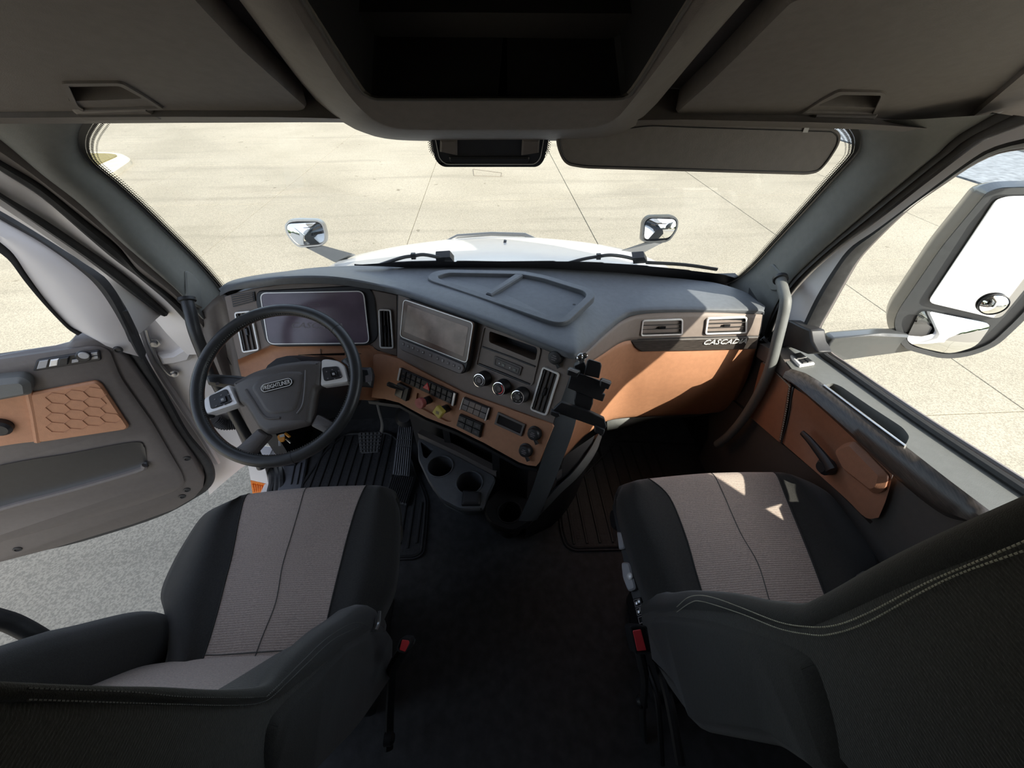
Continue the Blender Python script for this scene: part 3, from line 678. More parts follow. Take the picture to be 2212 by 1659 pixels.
MB().lathe(PP(181, 768, DPL, .0375), DN, [(.013, 0), (.011, .002)], 20).build('dial_face', GREY, sp2)
MB().prism(cell(Q, .86, .97, .12, .45), DN * .003, inset=.001).prism(cell(Q, .86, .97, .55, .88), DN * .003, inset=.001).build('heat_switch', GREY, sp2)
for x, y in ((255, 755), (404, 990), (404, 1058), (394, 1072), (38, 1186)):
    MB().lathe(PP(x, y, DPL, .0), DN, [(.013, 0), (.013, .003), (.008, .005), (.007, .002), (.0005, .002)], 16).build('panel_screw', PLK, dr)
K7 = [(-200, 360), (0, 474), (90, 525), (166, 579), (211, 621), (250, 679), (290, 755), (300, 770)]
K8 = [(-200, 388), (-40, 495), (0, 523), (30, 550), (60, 595), (105, 656), (151, 704), (181, 719)]
K9 = [(-200, 405), (-40, 517), (0, 547), (24, 565), (60, 610), (121, 674), (150, 705), (163, 717)]
K6 = [(-200, 330), (0, 445), (90, 504), (181, 567), (229, 601), (262, 650), (296, 735), (312, 775)]
f6, f7, f8, f9 = strip([dp(K6, -.03), dp(K7, -.02), dp(K8, -.01), dp(K9, -.02)])
MB().grid([[p - DN * .04 for p in f6], f6, bulge(f6, f7, .5, DN * .012), f7]).build('frame_seal', RUB, dr)
MB().grid([f7, bulge(f7, f8, .25, DN * .012), bulge(f7, f8, .6, DN * .018), f8, [p - DN * .02 for p in f8]]).build('window_frame', WHT, dr, angle=60)
MB().grid([[p - DN * .01 for p in f8], bulge(f8, f9, .5, DN * .02), f9]).build('window_seal', RUB, dr)
gl2 = dp([(-260, 440), (0, 550), (24, 567), (60, 612), (121, 676), (164, 720), (155, 738), (0, 768), (-260, 812)], -.03)
MB().prism(gl2, -DN * .004).build('window_pane', GLS, dr, smooth=False)
# white hinge pillar, check strap, wiring boot behind the door
JPL = (DPL[0] - DN * .10, DN)
jamb = tag(MB().prism(mapp([(229, 590), (262, 612), (350, 676), (372, 690), (404, 735), (432, 775), (470, 820), (520, 880), (560, 960), (556, 990), (520, 1012), (480, 1045), (452, 1070), (440, 1000), (380, 920), (296, 780)], JPL), -DN * .06).build('trim_5', WHT), kind='structure')
MB().tube(cr(mapp([(262, 640), (300, 700), (330, 780), (380, 860), (440, 950), (470, 1000)], JPL, .008), 5), .012, 8).build('jamb_fold', WHT, jamb)
MB().prism(mapp([(342, 760), (372, 757), (405, 738), (420, 756), (412, 772), (380, 780), (352, 782)], JPL, .0), DN * .03, inset=.012).build('hinge_bracket', WHT, jamb)
ck = thing('door_check_strap', 'steel door check strap bolted to the white hinge pillar', 'strap', PP(350, 770, JPL, .02))
MB().tube(cr(mapp([(316, 712), (326, 745), (345, 785), (365, 808), (376, 810)], JPL, .018), 5), .006, 8).build('rod', SIL2, ck)
for x, y, r in ((333, 740, .018), (377, 806, .014)):
    MB().lathe(PP(x, y, JPL, .012), DN, [(r, 0), (r, .006), (r * .6, .006), (r * .6, .016), (.001, .017)], 6 if r > .016 else 12).build('bolt', SIL2, ck)
bt = thing('wiring_boot', 'black ribbed rubber wiring boot behind the steering wheel at the door hinge', 'boot', PP(490, 912, JPL, .02))
pb = cr(mapp([(462, 905), (485, 917), (515, 914), (535, 905)], JPL, .03), 14)
MB().tube(pb, [.022 + (.005 if i % 2 else 0) for i in range(len(pb))], 12).build('bellows', RUB, bt)
# door step at the foot of the pillar
stp = thing('entry_step_panel', 'white entry step panel with an amber marker lamp by the driver seat', 'step', PZ(560, 1030, -.05))
SPY = 1.13
MB().prism(mapy([(534, 1000), (572, 1006), (581, 1047), (541, 1038)], SPY), V((.0, .12, 0)), inset=.012).build('panel', WHT, stp, bevel=.004)
lamp = MB().prism(mapy([(541, 1038), (581, 1047), (575, 1064), (546, 1069)], SPY), V((0, .05, 0)), inset=.008).build('marker_lamp', AMB, stp)
rb = MB(); QL = mapy([(543, 1041), (579, 1049), (574, 1062), (548, 1066)], SPY - .002)
for k in range(7): rb.prism(cell(QL, .03 + k * .14, .10 + k * .14, .15, .85), V((0, -.004, 0)))
rb.build('lens_rib', AMB, lamp)['kind'] = 'stuff'
sl_ = thing('door_sill', 'dark ribbed door sill plate beside the driver floor mat', 'sill', PZ(620, 1035, 0))
for k, (a, b_) in enumerate((((578, 1005), (584, 1062)), ((590, 1003), (598, 1062)), ((603, 1000), (608, 1060)))):
    MB().tube(cr([PZ(a[0], a[1], .0), PZ((a[0] + b_[0]) / 2 + 8 - k * 3, (a[1] + b_[1]) / 2, .025), PZ(b_[0], b_[1], .0)], 6), .016, 8).build('sill_seal', RUB, sl_)
MB().prism(mapz([(612, 992), (668, 985), (655, 1062), (602, 1066)], .002), V((0, 0, .018)), inset=.006).build('plate', BLUEG, sl_)
for x in (632, 645): MB().tube(mapz([(x + 6, 1000), (x - 3, 1046)], .022), .0035, 6).build('rib', PLK, sl_)

# --- passenger door, closed
pd_ = thing('cab_door', 'closed passenger door with brown leatherette panel and wood grain armrest trim', 'door', (1.0, .6, .45))
LPL = (PX(1711, 799, .94), (PX(1955, 965, .94) - PX(1711, 799, .94)).cross(PX(1909, 862, 1.06) - PX(1711, 799, .94)).normalized())
if LPL[1].z < 0: LPL = (LPL[0], -LPL[1])
Gl = [(1757, 733), (1768, 756), (1782, 772), (1812, 793), (1909, 862), (2007, 930), (2212, 1066), (2330, 1144)]
Tl = [(1640, 735), (1656, 738), (1684, 764), (1711, 797), (1740, 806), (1769, 823), (1860, 891), (1955, 963), (2045, 1033), (2134, 1100), (2240, 1180)]
ho = rpoly(mapp([(1780, 832), (1798, 827), (1816, 834), (1880, 878), (1951, 924), (1965, 943), (1956, 962), (1880, 906), (1800, 846)], LPL), .012, 3)
oc_ = mapp(Tl[::1], LPL) + mapp([(2330, 1150)], LPL) + mapp(Gl[::-1], LPL) + mapp([(1745, 712), (1700, 694), (1680, 700)], LPL)
MB().holed(oc_, [ho], -LPL[1] * .07).build('ledge', LEDGE, pd_, angle=40)
MB().tube(cr(mapp([(1780, 832), (1880, 907), (1956, 963)], LPL, .001), 3), .0025, 6).build('slot_trim', SIL2, pd_)
Tc = mapp(Tl[3:], LPL); Bc = mapx([(1706, 824), (1795, 902), (1893, 993), (1968, 1061), (2043, 1115), (2110, 1128), (2150, 1130), (2190, 1150)], .935)
Ta, Tb = strip([Tc, Bc])
MB().grid([[p + V((.02, 0, -.01)) for p in Ta], Ta, bulge(Ta, Tb, .25, (-.022, 0, .004)), bulge(Ta, Tb, .6, (-.026, 0, -.002)), Tb, [p + V((.04, 0, 0)) for p in Tb]]).build('armrest_trim', WOOD, pd_, angle=60)
MB().prism(mapx([(1640, 742), (1684, 764), (1706, 797), (1705, 826), (1678, 803), (1650, 782), (1634, 770)], .955), V((.05, 0, 0)), inset=-.0).build('front_cap', DOORP, pd_)
MB().box((1.015, .60, .40), .06, 1.02, .72).build('door_core', DLOW, pd_)
MB().box((1.112, .56, .29), .03, 1.14, .80).build('door_shell', WHT, pd_)
lowp = mapx([(1530, 820), (1600, 880), (1690, 960), (1795, 1048), (1880, 1132), (1896, 1118), (1930, 1024), (1968, 1056), (2043, 1112), (2117, 1122), (2200, 1150), (2330, 1240), (2330, 1420), (2100, 1420), (1900, 1330), (1700, 1180), (1530, 960)], .972)
MB().prism(lowp, V((.03, 0, 0))).build('lower_panel', DLOW, pd_)
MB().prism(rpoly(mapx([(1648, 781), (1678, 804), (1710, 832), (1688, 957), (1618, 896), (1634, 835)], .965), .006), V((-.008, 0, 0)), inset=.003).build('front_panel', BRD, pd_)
BQ = [[(1716, 838), (1760, 868), (1800, 905), (1850, 952), (1893, 992), (1928, 1025)],
      [(1710, 868), (1748, 905), (1788, 945), (1835, 985), (1880, 1022), (1922, 1052)],
      [(1704, 905), (1738, 950), (1780, 992), (1822, 1030), (1868, 1065), (1912, 1085)],
      [(1690, 957), (1735, 996), (1788, 1042), (1830, 1080), (1870, 1118), (1898, 1118)]]
BX = [[.952, .957, .960, .958, .955, .955], [.955, .970, .978, .968, .958, .957], [.955, .966, .972, .955, .951, .955], [.958, .955, .953, .952, .953, .957]]
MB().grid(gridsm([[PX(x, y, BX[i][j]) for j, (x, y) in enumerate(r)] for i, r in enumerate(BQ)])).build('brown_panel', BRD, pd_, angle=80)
pad = rpoly(mapx([(1806, 974), (1826, 958), (1848, 952), (1922, 1026), (1913, 1060), (1893, 1068), (1826, 1015)], .952), .012, 4)
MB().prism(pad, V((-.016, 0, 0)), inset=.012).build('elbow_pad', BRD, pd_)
hd = mapx([(1733, 935), (1748, 950), (1766, 972), (1784, 995), (1797, 1016)], .935)
hn = MB().tube(cr(hd, 4), [.009 + .009 * (i / 16) for i in range(17)], 10, sx=.7).build('door_handle', PLK, pd_)
MB().lathe(PX(1793, 1008, .955), V((-1, 0, 0)), [(.024, 0), (.024, .02), (.015, .03)], 16).build('handle_base', PLK, hn)
MB().tube(cr(mapx([(1712, 836), (1703, 900), (1688, 958)], .953), 4), .0025, 6).build('panel_seam', PLK, pd_)
st = MB()
for i, p in enumerate(resample(mapx([(1650, 784), (1680, 808), (1706, 834), (1700, 880), (1686, 948)], .955), 44)):
    st.box(p, .002, .005, .003)
st.build('stitching', THRD, pd_)['kind'] = 'stuff'
sq = mapp([(1703, 770), (1727, 764), (1760, 788), (1726, 794)], LPL, .001)
sp3 = MB().prism(rpoly(sq, .004), LPL[1] * .007, inset=.003).build('switch_panel', SILV, pd_)
qq = [p + LPL[1] * .008 for p in sq]
MB().prism(cell(qq, .2, .9, .08, .50), LPL[1] * .003, inset=.002).build('window_switch', PLK, sp3)
MB().prism(cell(qq, .25, .55, .56, .92), LPL[1] * .003, inset=.002).build('lock_switch', PLK, sp3)
MB().prism(cell(qq, .6, .92, .56, .92), LPL[1] * .003, inset=.002).build('lock_switch', PLK, sp3)
MB().prism(mapx([(1652, 738), (1680, 700), (1692, 692), (1708, 693), (1730, 704), (1750, 712), (1754, 738), (1768, 762), (1742, 765), (1700, 748), (1676, 752)], 1.0), V((.05, 0, 0)), inset=.0).build('corner_block', PLK, pd_, bevel=.006)
MB().grid([[p + V((-.002, -.004, 0)) for p in D2], bulge(D2, D3, .5, (0, -.002, 0)), D3, [p + V((.02, .01, 0)) for p in D3]]).build('painted_frame', WHT, pd_)
MB().grid([[p + V((0, .004, 0)) for p in D3], bulge(D3, D4, .25, (-.014, -.012, 0)), bulge(D3, D4, .6, (-.010, -.008, 0)), D4, [p + V((.03, .02, 0)) for p in D4]]).build('window_seal', RUB, pd_)
gE = cr(mapp(Gl, LPL, .0), 5)
MB().tube([p + LPL[1] * .004 for p in gE], .011, 8).build('sill_seal', RUB, pd_)
MB().tube([p + V((.012, .012, 0)) for p in D4], .006, 6).tube([p + V((.022, 0, .008)) for p in gE], .006, 6).build('glass_channel', KEYM, pd_)
gp = [V((1.082, p.y + .03, p.z)) for p in D4[::3]] + [V((1.082, 1.06, .80)), V((1.082, .6, .80)), V((1.082, .02, .90)), V((1.082, .02, 1.56))]
MB().prism(gp, V((.004, 0, 0))).build('window_pane', GLS, pd_, smooth=False)
# ================================================================ DASHBOARD
CA, CT = math.radians(33), math.radians(25)
CSN = V((-math.sin(CA) * math.cos(CT), -math.cos(CA) * math.cos(CT), math.sin(CT)))
CS = (PD(1240, 762, 1.02), CSN)
DT = math.radians(27); DFN = V((0, -math.cos(DT), math.sin(DT))); DF = (PY(680, 685, 1.12), DFN)
def cs(l, off=0.0): return mapp(l, CS, off)
def df(l, off=0.0): return mapp(l, DF, off)
dash = thing('dashboard', 'wide dark truck dashboard with brown leatherette trim wrapping round the driver', 'dashboard', (0, 1.2, .6))
Bp = [(476, 629, 1.20), (500, 617, 1.16), (540, 606, 1.13), (620, 597, 1.11), (700, 596, 1.11), (770, 604, 1.12), (860, 624, 'c'), (950, 655, 'c'), (1050, 690, 'c'), (1130, 722, 'c'), (1200, 750, 'c'), (1232, 761, 'c'), (1250, 759, .80), (1270, 744, .87), (1305, 711, .98), (1340, 682, 1.06), (1372, 669, 1.09), (1450, 666, 1.1), (1540, 667, 1.1), (1628, 668, 1.1), (1650, 671, 1.1)]
def bp(x, y, d, off=.012): return PP(x, y, CS, off) if d == 'c' else PY(x, y, d)
B = [bp(*q_) for q_ in Bp]
Fp = [(472, 627, 1.24), (490, 612, 1.27), (515, 603, 1.30), (560, 594, 1.33), (610, 587, 1.36), (680, 578, 1.37), (760, 574, 1.37), (850, 572, 1.37), (940, 571, 1.37), (1030, 571, 1.37), (1110, 572, 1.37), (1170, 575, 1.37), (1220, 579, 1.37), (1270, 583, 1.37), (1330, 588, 1.37), (1390, 594, 1.37), (1440, 599, 1.37), (1490, 604, 1.36), (1550, 612, 1.34), (1612, 632, 1.26), (1652, 662, 1.15)]
F_ = [PY(*q_) for q_ in Fp]
lipY = [11, 11, 17, 17, 17, 16, 13, 13, 14, 15, 14, 14, 14, 14, 14, 13, 12, 10, 10, 10, 10]
B2 = [bp(x, y + l_, d, .010) for (x, y, d), l_ in zip(Bp, lipY)]
B3_ = [p + V((0, .05, .004)) for p in B2]
Bs, Fs, B2s, B3s = (resample(cr(c, 8), 110) for c in (B, F_, B2, B3_))
# same station on every row so that the skin does not twist
def st_(c): return cr(c, 6)
Bs, Fs, B2s, B3s = st_(B), st_(F_), st_(B2), st_(B3_)
crown = lambda k, h: [a.lerp(b, k) + V((0, 0, h)) for a, b in zip(Bs, Fs)]
MB().grid([B3s, B2s, [a.lerp(b, .15) + V((0, -.003, 0)) for a, b in zip(B2s, Bs)], [a.lerp(b, .85) + V((0, -.004, 0)) for a, b in zip(B2s, Bs)], Bs, crown(.06, .003), crown(.3, .006), crown(.6, .006), crown(.9, .003), Fs, [p + V((0, .03, -.05)) for p in Fs]]).build('dash_top', DTOP, dash, angle=48)
# tray sunk in the top
TP = (B[9].lerp(F_[9], .5), V((0, 0, 1)))
zt = .5 * (PP(1100, 640, (B[8], V((0, 0, 1)))).z + F_[9].z) + .010
TPL = (V((0, 1.1, zt)), V((0, 0, 1)))
to = rpoly(mapp([(922, 601), (936, 589), (966, 585), (1128, 588), (1180, 598), (1274, 626), (1288, 640), (1226, 698), (1206, 701), (1184, 696), (1060, 653), (930, 609)], TPL), .018, 4)
ti = rpoly(mapp([(943, 600), (968, 592), (1125, 595), (1172, 604), (1262, 632), (1268, 641), (1218, 688), (1206, 691), (1190, 687), (1060, 643), (952, 606)], TPL), .014, 4)
tray = MB().prism([p - V((0, 0, .012)) for p in ti], V((0, 0, .004))).build('dash_tray', DTOP, dash)
to_ = resample(to + [to[0]], 97)[:-1]
def nearest_loop(src, dst):
    n = len(src); d = resample(dst + [dst[0]], n + 1)[:-1]; k = min(range(n), key=lambda i: (d[i] - src[0]).length)
    return d[k:] + d[:k]
ti_ = nearest_loop(to_, ti)
MB().grid([[p - V((0, 0, .016)) for p in to_], [p + V((0, 0, .003)) for p in to_], [a.lerp(b, .06) + V((0, 0, .0055)) for a, b in zip(to_, ti_)], [a.lerp(b, .94) + V((0, 0, .0055)) for a, b in zip(to_, ti_)], [p + V((0, 0, .004)) for p in ti_], [p - V((0, 0, .012)) for p in ti_]], closed=True).build('tray_rim', DTOP, tray, angle=25)
MB().prism(mapp([(1050, 641), (1062, 645), (1136, 598), (1122, 593)], TPL, -.01), V((0, 0, .015)), inset=.004).build('divider', DTOP, tray)
MB().lathe(PP(1240, 658, TPL, -.009), V((0, 0, 1)), [(.006, 0), (.004, .002)], 12).build('plug', PLK, tray)

# driver's fascia and instrument screen
fas = df([(484, 641), (512, 632), (545, 623), (620, 612), (700, 611), (770, 619), (858, 637), (858, 770), (815, 756), (790, 742), (592, 745), (556, 760), (514, 778), (505, 740)])
MB().prism([p - DFN * .02 for p in fas], DFN * .02).build('driver_fascia', PFAS, dash, bevel=.003)
MB().prism(rpoly(df([(556, 628), (796, 615), (810, 640), (818, 728), (800, 746), (598, 749), (575, 740), (553, 650)], .001), .02), DFN * .004, inset=.003).build('screen_surround', PLK, dash)
so = rpoly(df([(561, 632), (786, 628), (799, 742), (579, 744)], .012), .022, 6)
scr = MB().prism([p - DFN * .011 for p in so], DFN * .011).build('instrument_screen', PLK, dash)
si = shrink(so, DFN, .003)
MB().ring(so, si, DFN * .002).build('silver_rim', SILV, scr)
MB().prism(si, DFN * .0008).build('display', SCRP, scr)
SP = (DF[0] + DFN * .0132, DFN)
text('faint_lettering', 'CASCADIA', PP(631, 708, SP), PP(741, 710, SP), DFN, PRDIM, scr, shear=.35, extr=.0001, hscale=.75)
MB().ring(rpoly(mapp([(666, 656), (691, 656), (691, 660), (666, 660)], SP), .004), shrink(rpoly(mapp([(666, 656), (691, 656), (691, 660), (666, 660)], SP), .004), DFN, .0008), DFN * .0001).build('faint_lettering', PRDIM, scr)
def vent(name, corners, pl, nsl, vertical, parent, slat_m=None):
    q = mapp(corners, pl, .0); n = pl[1]
    o_ = rpoly(q, .010, 4); i_ = shrink(o_, n, .0055)
    v = MB().ring([p for p in o_], i_, n * .008).build(name, SILV, parent, angle=60, bevel=.0012)
    k = MB(); k.grid([[p + n * .006 for p in i_], [p - n * .012 for p in i_]], closed=True); k.ngon([p - n * .001 for p in i_]); k.build('vent_box', PLK, v)
    for s in range(nsl):
        t0 = (s + .5) / nsl; w_ = .012 * 1.0
        a, b = (lerp4(q, t0, .05), lerp4(q, t0, .95)) if vertical else (lerp4(q, .05, t0), lerp4(q, .95, t0))
        d = (b - a).normalized(); x = n.cross(d).normalized()
        sl = MB().prism([a - x * .0013 + n * .0003, a + x * .0013 + n * .0003, b + x * .0013 + n * .0003, b - x * .0013 + n * .0003], n * .0062 + x * .003)
        sl.build('slat', SLAT, v)
    c = lerp4(q, .5, .5); d = (lerp4(q, .5, .7) - lerp4(q, .5, .3)).normalized() if vertical else (lerp4(q, .7, .5) - lerp4(q, .3, .5)).normalized()
    x = n.cross(d).normalized()
    MB().prism([c - x * .004 - d * .012 + n * .004, c + x * .004 - d * .012 + n * .004, c + x * .004 + d * .012 + n * .004, c - x * .004 + d * .012 + n * .004], n * .006, inset=.002).build('vent_tab', GLOSS, v)
    return v
vent('air_vent', [(508, 674), (545, 670), (563, 756), (526, 762)], DF, 4, True, dash)
vent('air_vent', [(818, 667), (846, 668), (852, 753), (821, 752)], (DF[0] + DFN * .001, DFN), 4, True, dash)
gr = mapp([(500, 637), (550, 630), (552, 650), (505, 663)], DF, .001)
gb = MB().prism(gr, DFN * .003).build('side_grille', PLK, dash)
for k in range(5): MB().prism(cell(gr, .04, .96, .06 + k * .19, .15 + k * .19), DFN * .007, inset=.002).build('slat', PFAS, gb)
MB().tube(df([(859, 624), (859, 700), (858, 768)], .001), .0016, 6).build('fascia_seam', PLK, dash)
# left end of the dash down to the door opening
ep = [[PY(412, 690, 1.215), PY(440, 668, 1.20), PY(476, 634, 1.22), PY(486, 640, 1.16)], [PY(424, 735, 1.20), PY(452, 720, 1.18), PY(490, 710, 1.2), PY(507, 740, 1.13)], [PY(444, 790, 1.17), PY(470, 780, 1.15), PY(502, 790, 1.18), PY(518, 800, 1.09)], [PY(482, 868, 1.16), PY(500, 860, 1.15), PY(520, 865, 1.15), PY(538, 860, 1.06)], [PY(526, 965, 1.15), PY(540, 960, 1.14), PY(556, 960, 1.14), PY(572, 950, 1.06)]]
MB().grid(gridsm(ep)).build('end_panel', DOORP, dash, solid=.01)

# brown ledge under the instruments
q1 = [DF and PP(x, y, DF, .002) for x, y in [(513, 777), (556, 760), (592, 745), (700, 743), (790, 742), (815, 757), (858, 771)]]
q2 = [PY(*p) for p in [(516, 790, 1.09), (560, 772, 1.09), (603, 758, 1.09), (700, 756, 1.09), (788, 756, 1.09), (812, 772, 1.08), (850, 786, 1.09)]]
q3 = [PY(*p) for p in [(522, 815, 1.06), (570, 812, 1.05), (610, 800, 1.05), (700, 800, 1.05), (785, 800, 1.05), (808, 815, 1.05), (840, 830, 1.06)]]
q4 = [PY(*p) for p in [(530, 850, 1.03), (580, 855, 1.02), (620, 858, 1.01), (700, 862, 1.01), (780, 862, 1.01), (803, 864, 1.02), (835, 866, 1.04)]]
q5 = [p + V((0, .05, -.02)) for p in q4]
MB().grid(gridsm([q1, q2, q3, q4, q5])).build('brown_ledge', BRN, dash, angle=70)
sl0 = rpoly([PY(x, y, 1.083) for x, y in [(605, 770), (615, 766), (782, 764), (787, 775), (790, 800), (780, 802), (700, 790), (612, 786)]], .008)
so_ = MB().prism(sl0, V((0, .012, .004))).build('column_slot', PLK, dash)
MB().prism([PY(x, y, 1.080) for x, y in [(644, 767), (744, 764), (746, 770), (646, 774)]], V((0, .006, 0))).build('slot_flap', GLOSS, so_)
MB().tube([PY(692, 744, 1.10), PY(693, 760, 1.085), PY(694, 766, 1.083)], .0012, 6).build('seam', PLK, dash)

# centre stack
out = cs([(860, 637), (950, 668), (1050, 704), (1130, 737), (1200, 765), (1246, 777), (1222, 838), (1193, 918), (1091, 881), (1001, 849), (928, 812), (858, 775)])
cub = rpoly(cs([(1057, 715), (1158, 750), (1161, 757), (1157, 777), (1152, 778), (1056, 739)]), .008, 4)
m_ = MB().holed(out, [cub], -CSN * .09); m_.grid([out, [p - CSN * .05 for p in out]], closed=True); m_.build('centre_fascia', PFAS, dash, angle=40)
MB().prism([p - CSN * .07 for p in cub], CSN * .002).build('cubby_back', PLK, dash)
rim = rpoly(cs([(1046, 704), (1164, 745), (1169, 756), (1152, 829), (1143, 834), (1029, 788), (1030, 780)], .001), .010, 4)
MB().ring(rim, shrink(rim, CSN, .003), CSN * .003).build('recess_rim', PFAS, dash, angle=60)
MB().tube(cs([(1042, 749), (1100, 770), (1156, 792)], .001), .0025, 6).build('ledge_line', PLK, dash)
MB().tube(cs([(1034, 786), (1090, 808), (1145, 831)], .002), .003, 6).build('ledge_line', PLK, dash)
usb = cs([(1069, 768), (1129, 792), (1123, 812), (1067, 788)], .001)
ub = MB().prism(rpoly(usb, .004), CSN * .004, inset=.001).build('usb_panel', DOORP, dash)
UQ = [p + CSN * .005 for p in usb]
MB().ring(rpoly(cell(UQ, .06, .94, .18, .88), .003), shrink(rpoly(cell(UQ, .06, .94, .18, .88), .003), CSN, .001), CSN * .001).build('outline', PLK, ub)
for u in (.36, .78): MB().prism(rpoly(cell(UQ, u - .04, u + .06, .45, .68), .0015), CSN * .001).build('usb_port', GLOSS, ub)
for u in (.22, .62):
    c = lerp4(UQ, u, .55); MB().lathe(c, CSN, [(.0022, 0), (.0022, .0008)], 10).build('port_symbol', PRNT, ub)
# touch screen
HP = .030
bz = [(872, 646), (1023, 697), (1009, 785), (864, 727)]
body = rpoly(cs([(871, 645), (1024, 697), (1010, 790), (1003, 807), (990, 808), (864, 756), (862, 735)], HP - .004), .012, 4)
ts = MB().prism([p - CSN * (HP - .006) for p in body], CSN * (HP - .006), inset=.003).build('touch_screen', PLK, dash)
so = rpoly(cs(bz, HP), .014, 5); si = shrink(so, CSN, .0022)
MB().prism([p - CSN * .008 for p in so], CSN * .008).build('bezel', BEZ, ts)
MB().ring(so, si, CSN * .0016).build('silver_rim', SILV, ts)
MB().prism(cs([(881, 659), (1012, 707), (1001, 770), (873, 716)], HP + .0002), CSN * .0006).build('display', SCRB, ts)
kb_ = cs([(864, 731), (1001, 787), (1004, 797), (996, 808), (869, 756), (862, 748)], HP - .003)
bar = MB().prism(rpoly(kb_, .007), CSN * .004, inset=.002).build('button_bar', KEYM, ts)
for k, (x, y) in enumerate([(255, 1020), (345, 1058), (430, 1092), (520, 1132), (610, 1168), (740, 1220), (870, 1280), (962, 1318), (1060, 1362), (1160, 1405), (1258, 1450)]):
    px_, py_ = 840 + x * .12055, 620 + y * .12055; c = PP(px_, py_, CS, HP + .0015)
    ux = (PP(px_ + 10, py_ + 4.3, CS, HP + .0015) - c).normalized(); uy = CSN.cross(ux); s_ = .0125 if k == 5 else .0105
    b_ = [c + ux * (a * s_ / 2) + uy * (e * s_ / 2) for a, e in ((-1, 1), (1, 1), (1, -1), (-1, -1))]
    kk = MB().ring(rpoly(b_, .002, 3), shrink(rpoly(b_, .002, 3), CSN, .0008), CSN * .0006).prism(shrink(rpoly(b_, .002, 3), CSN, .0012), CSN * .0009)
    kk.build('button', KEYM, ts)
    pm = MB()
    if k in (7,): pm.ring([c + ux * (a * .0022) + uy * (e * .0032) + CSN * .001 for a, e in ((-1, 1), (1, 1), (1, -1), (-1, -1))], [c + ux * (a * .0014) + uy * (e * .0018) + CSN * .001 for a, e in ((-1, 1), (1, 1), (1, -1), (-1, -1))], CSN * .0002)
    elif k == 8: pm.lathe(c - ux * .0018 - uy * .002 + CSN * .001, CSN, [(.0012, 0), (.0012, .0002)], 8).prism([c + ux * a + uy * e + CSN * .001 for a, e in ((-.0008, -.002), (-.0003, -.002), (-.0003, .0028), (-.0008, .0028))], CSN * .0002)
    else: pm.prism([c + ux * (.0022 * math.cos(t)) + uy * (.0016 * math.sin(t) * (1 if k % 2 else 1.4)) + CSN * .001 for t in ([0, 2.1, 4.2] if k % 3 == 0 else [.8, 2.35, 3.9, 5.5])], CSN * .0002)
    pm.build('button_symbol', PRNT, ts)
# climate knobs
for i, (x, y) in enumerate(((1035, 822), (1077, 840), (1118, 858))):
    c = PP(x, y, CS, .034) - CSN * .034
    kn = MB().lathe(c, CSN, [(.0235, 0), (.0235, .006), (.0215, .008), (.0205, .030), (.0195, .033), (.0175, .034)], 40).build('climate_knob', PLK, dash, angle=50)
    MB().lathe(c, CSN, [(.0198, .0325), (.0200, .0350), (.0182, .0352), (.0180, .0335)], 40, cap0=False, cap1=False).build('chrome_ring', CHRM, kn)
    MB().lathe(c, CSN, [(.0178, .0340), (.0150, .0336), (.0085, .0336), (.0080, .0352), (.0065, .0356), (.0055, .0346), (.0005, .0344)], 36).build('knob_face', DOORP if i else KEYM, kn)
    UX = (PP(x + 12, y + 5, CS, .034) - PP(x, y, CS, .034)).normalized(); UY = CSN.cross(UX)
    def arc(r0, r1, a0, a1, m, nm):
        n_ = 24; R0_ = [c + CSN * .0342 + (UX * math.cos(a0 + (a1 - a0) * k / n_) + UY * math.sin(a0 + (a1 - a0) * k / n_)) * r0 for k in range(n_ + 1)]
        R1_ = [c + CSN * .0342 + (UX * math.cos(a0 + (a1 - a0) * k / n_) + UY * math.sin(a0 + (a1 - a0) * k / n_)) * r1 for k in range(n_ + 1)]
        MB().grid([R0_, R1_, [p - CSN * .001 for p in R1_]]).build(nm, m, kn)
    if i == 0: arc(.0120, .0140, -1.0, 4.0, PRNT, 'fan_scale')
    if i == 1: arc(.0125, .0150, -1.35, 1.2, RED, 'warm_scale'); arc(.0125, .0150, 1.9, 4.4, MATS['button_bar'], 'cool_scale')
    if i == 2:
        sy = MB()
        for k in range(6):
            a = k * math.pi / 3 + .4; p = c + CSN * .0340 + (UX * math.cos(a) + UY * math.sin(a)) * .0125
            sy.prism([p + UX * .0014 * dx + UY * .0016 * dy for dx, dy in ((-1, -1), (1, -1), (.6, .3), (0, 1), (-.6, .3))], CSN * .0004)
        sy.build('mode_symbols', PRNT, kn)
    else: MB().lathe(c + (UX * -.006 + UY * -.013) * 1.0, CSN, [(.0012, .034), (.0010, .0348)], 8).build('pointer', PRNT, kn)
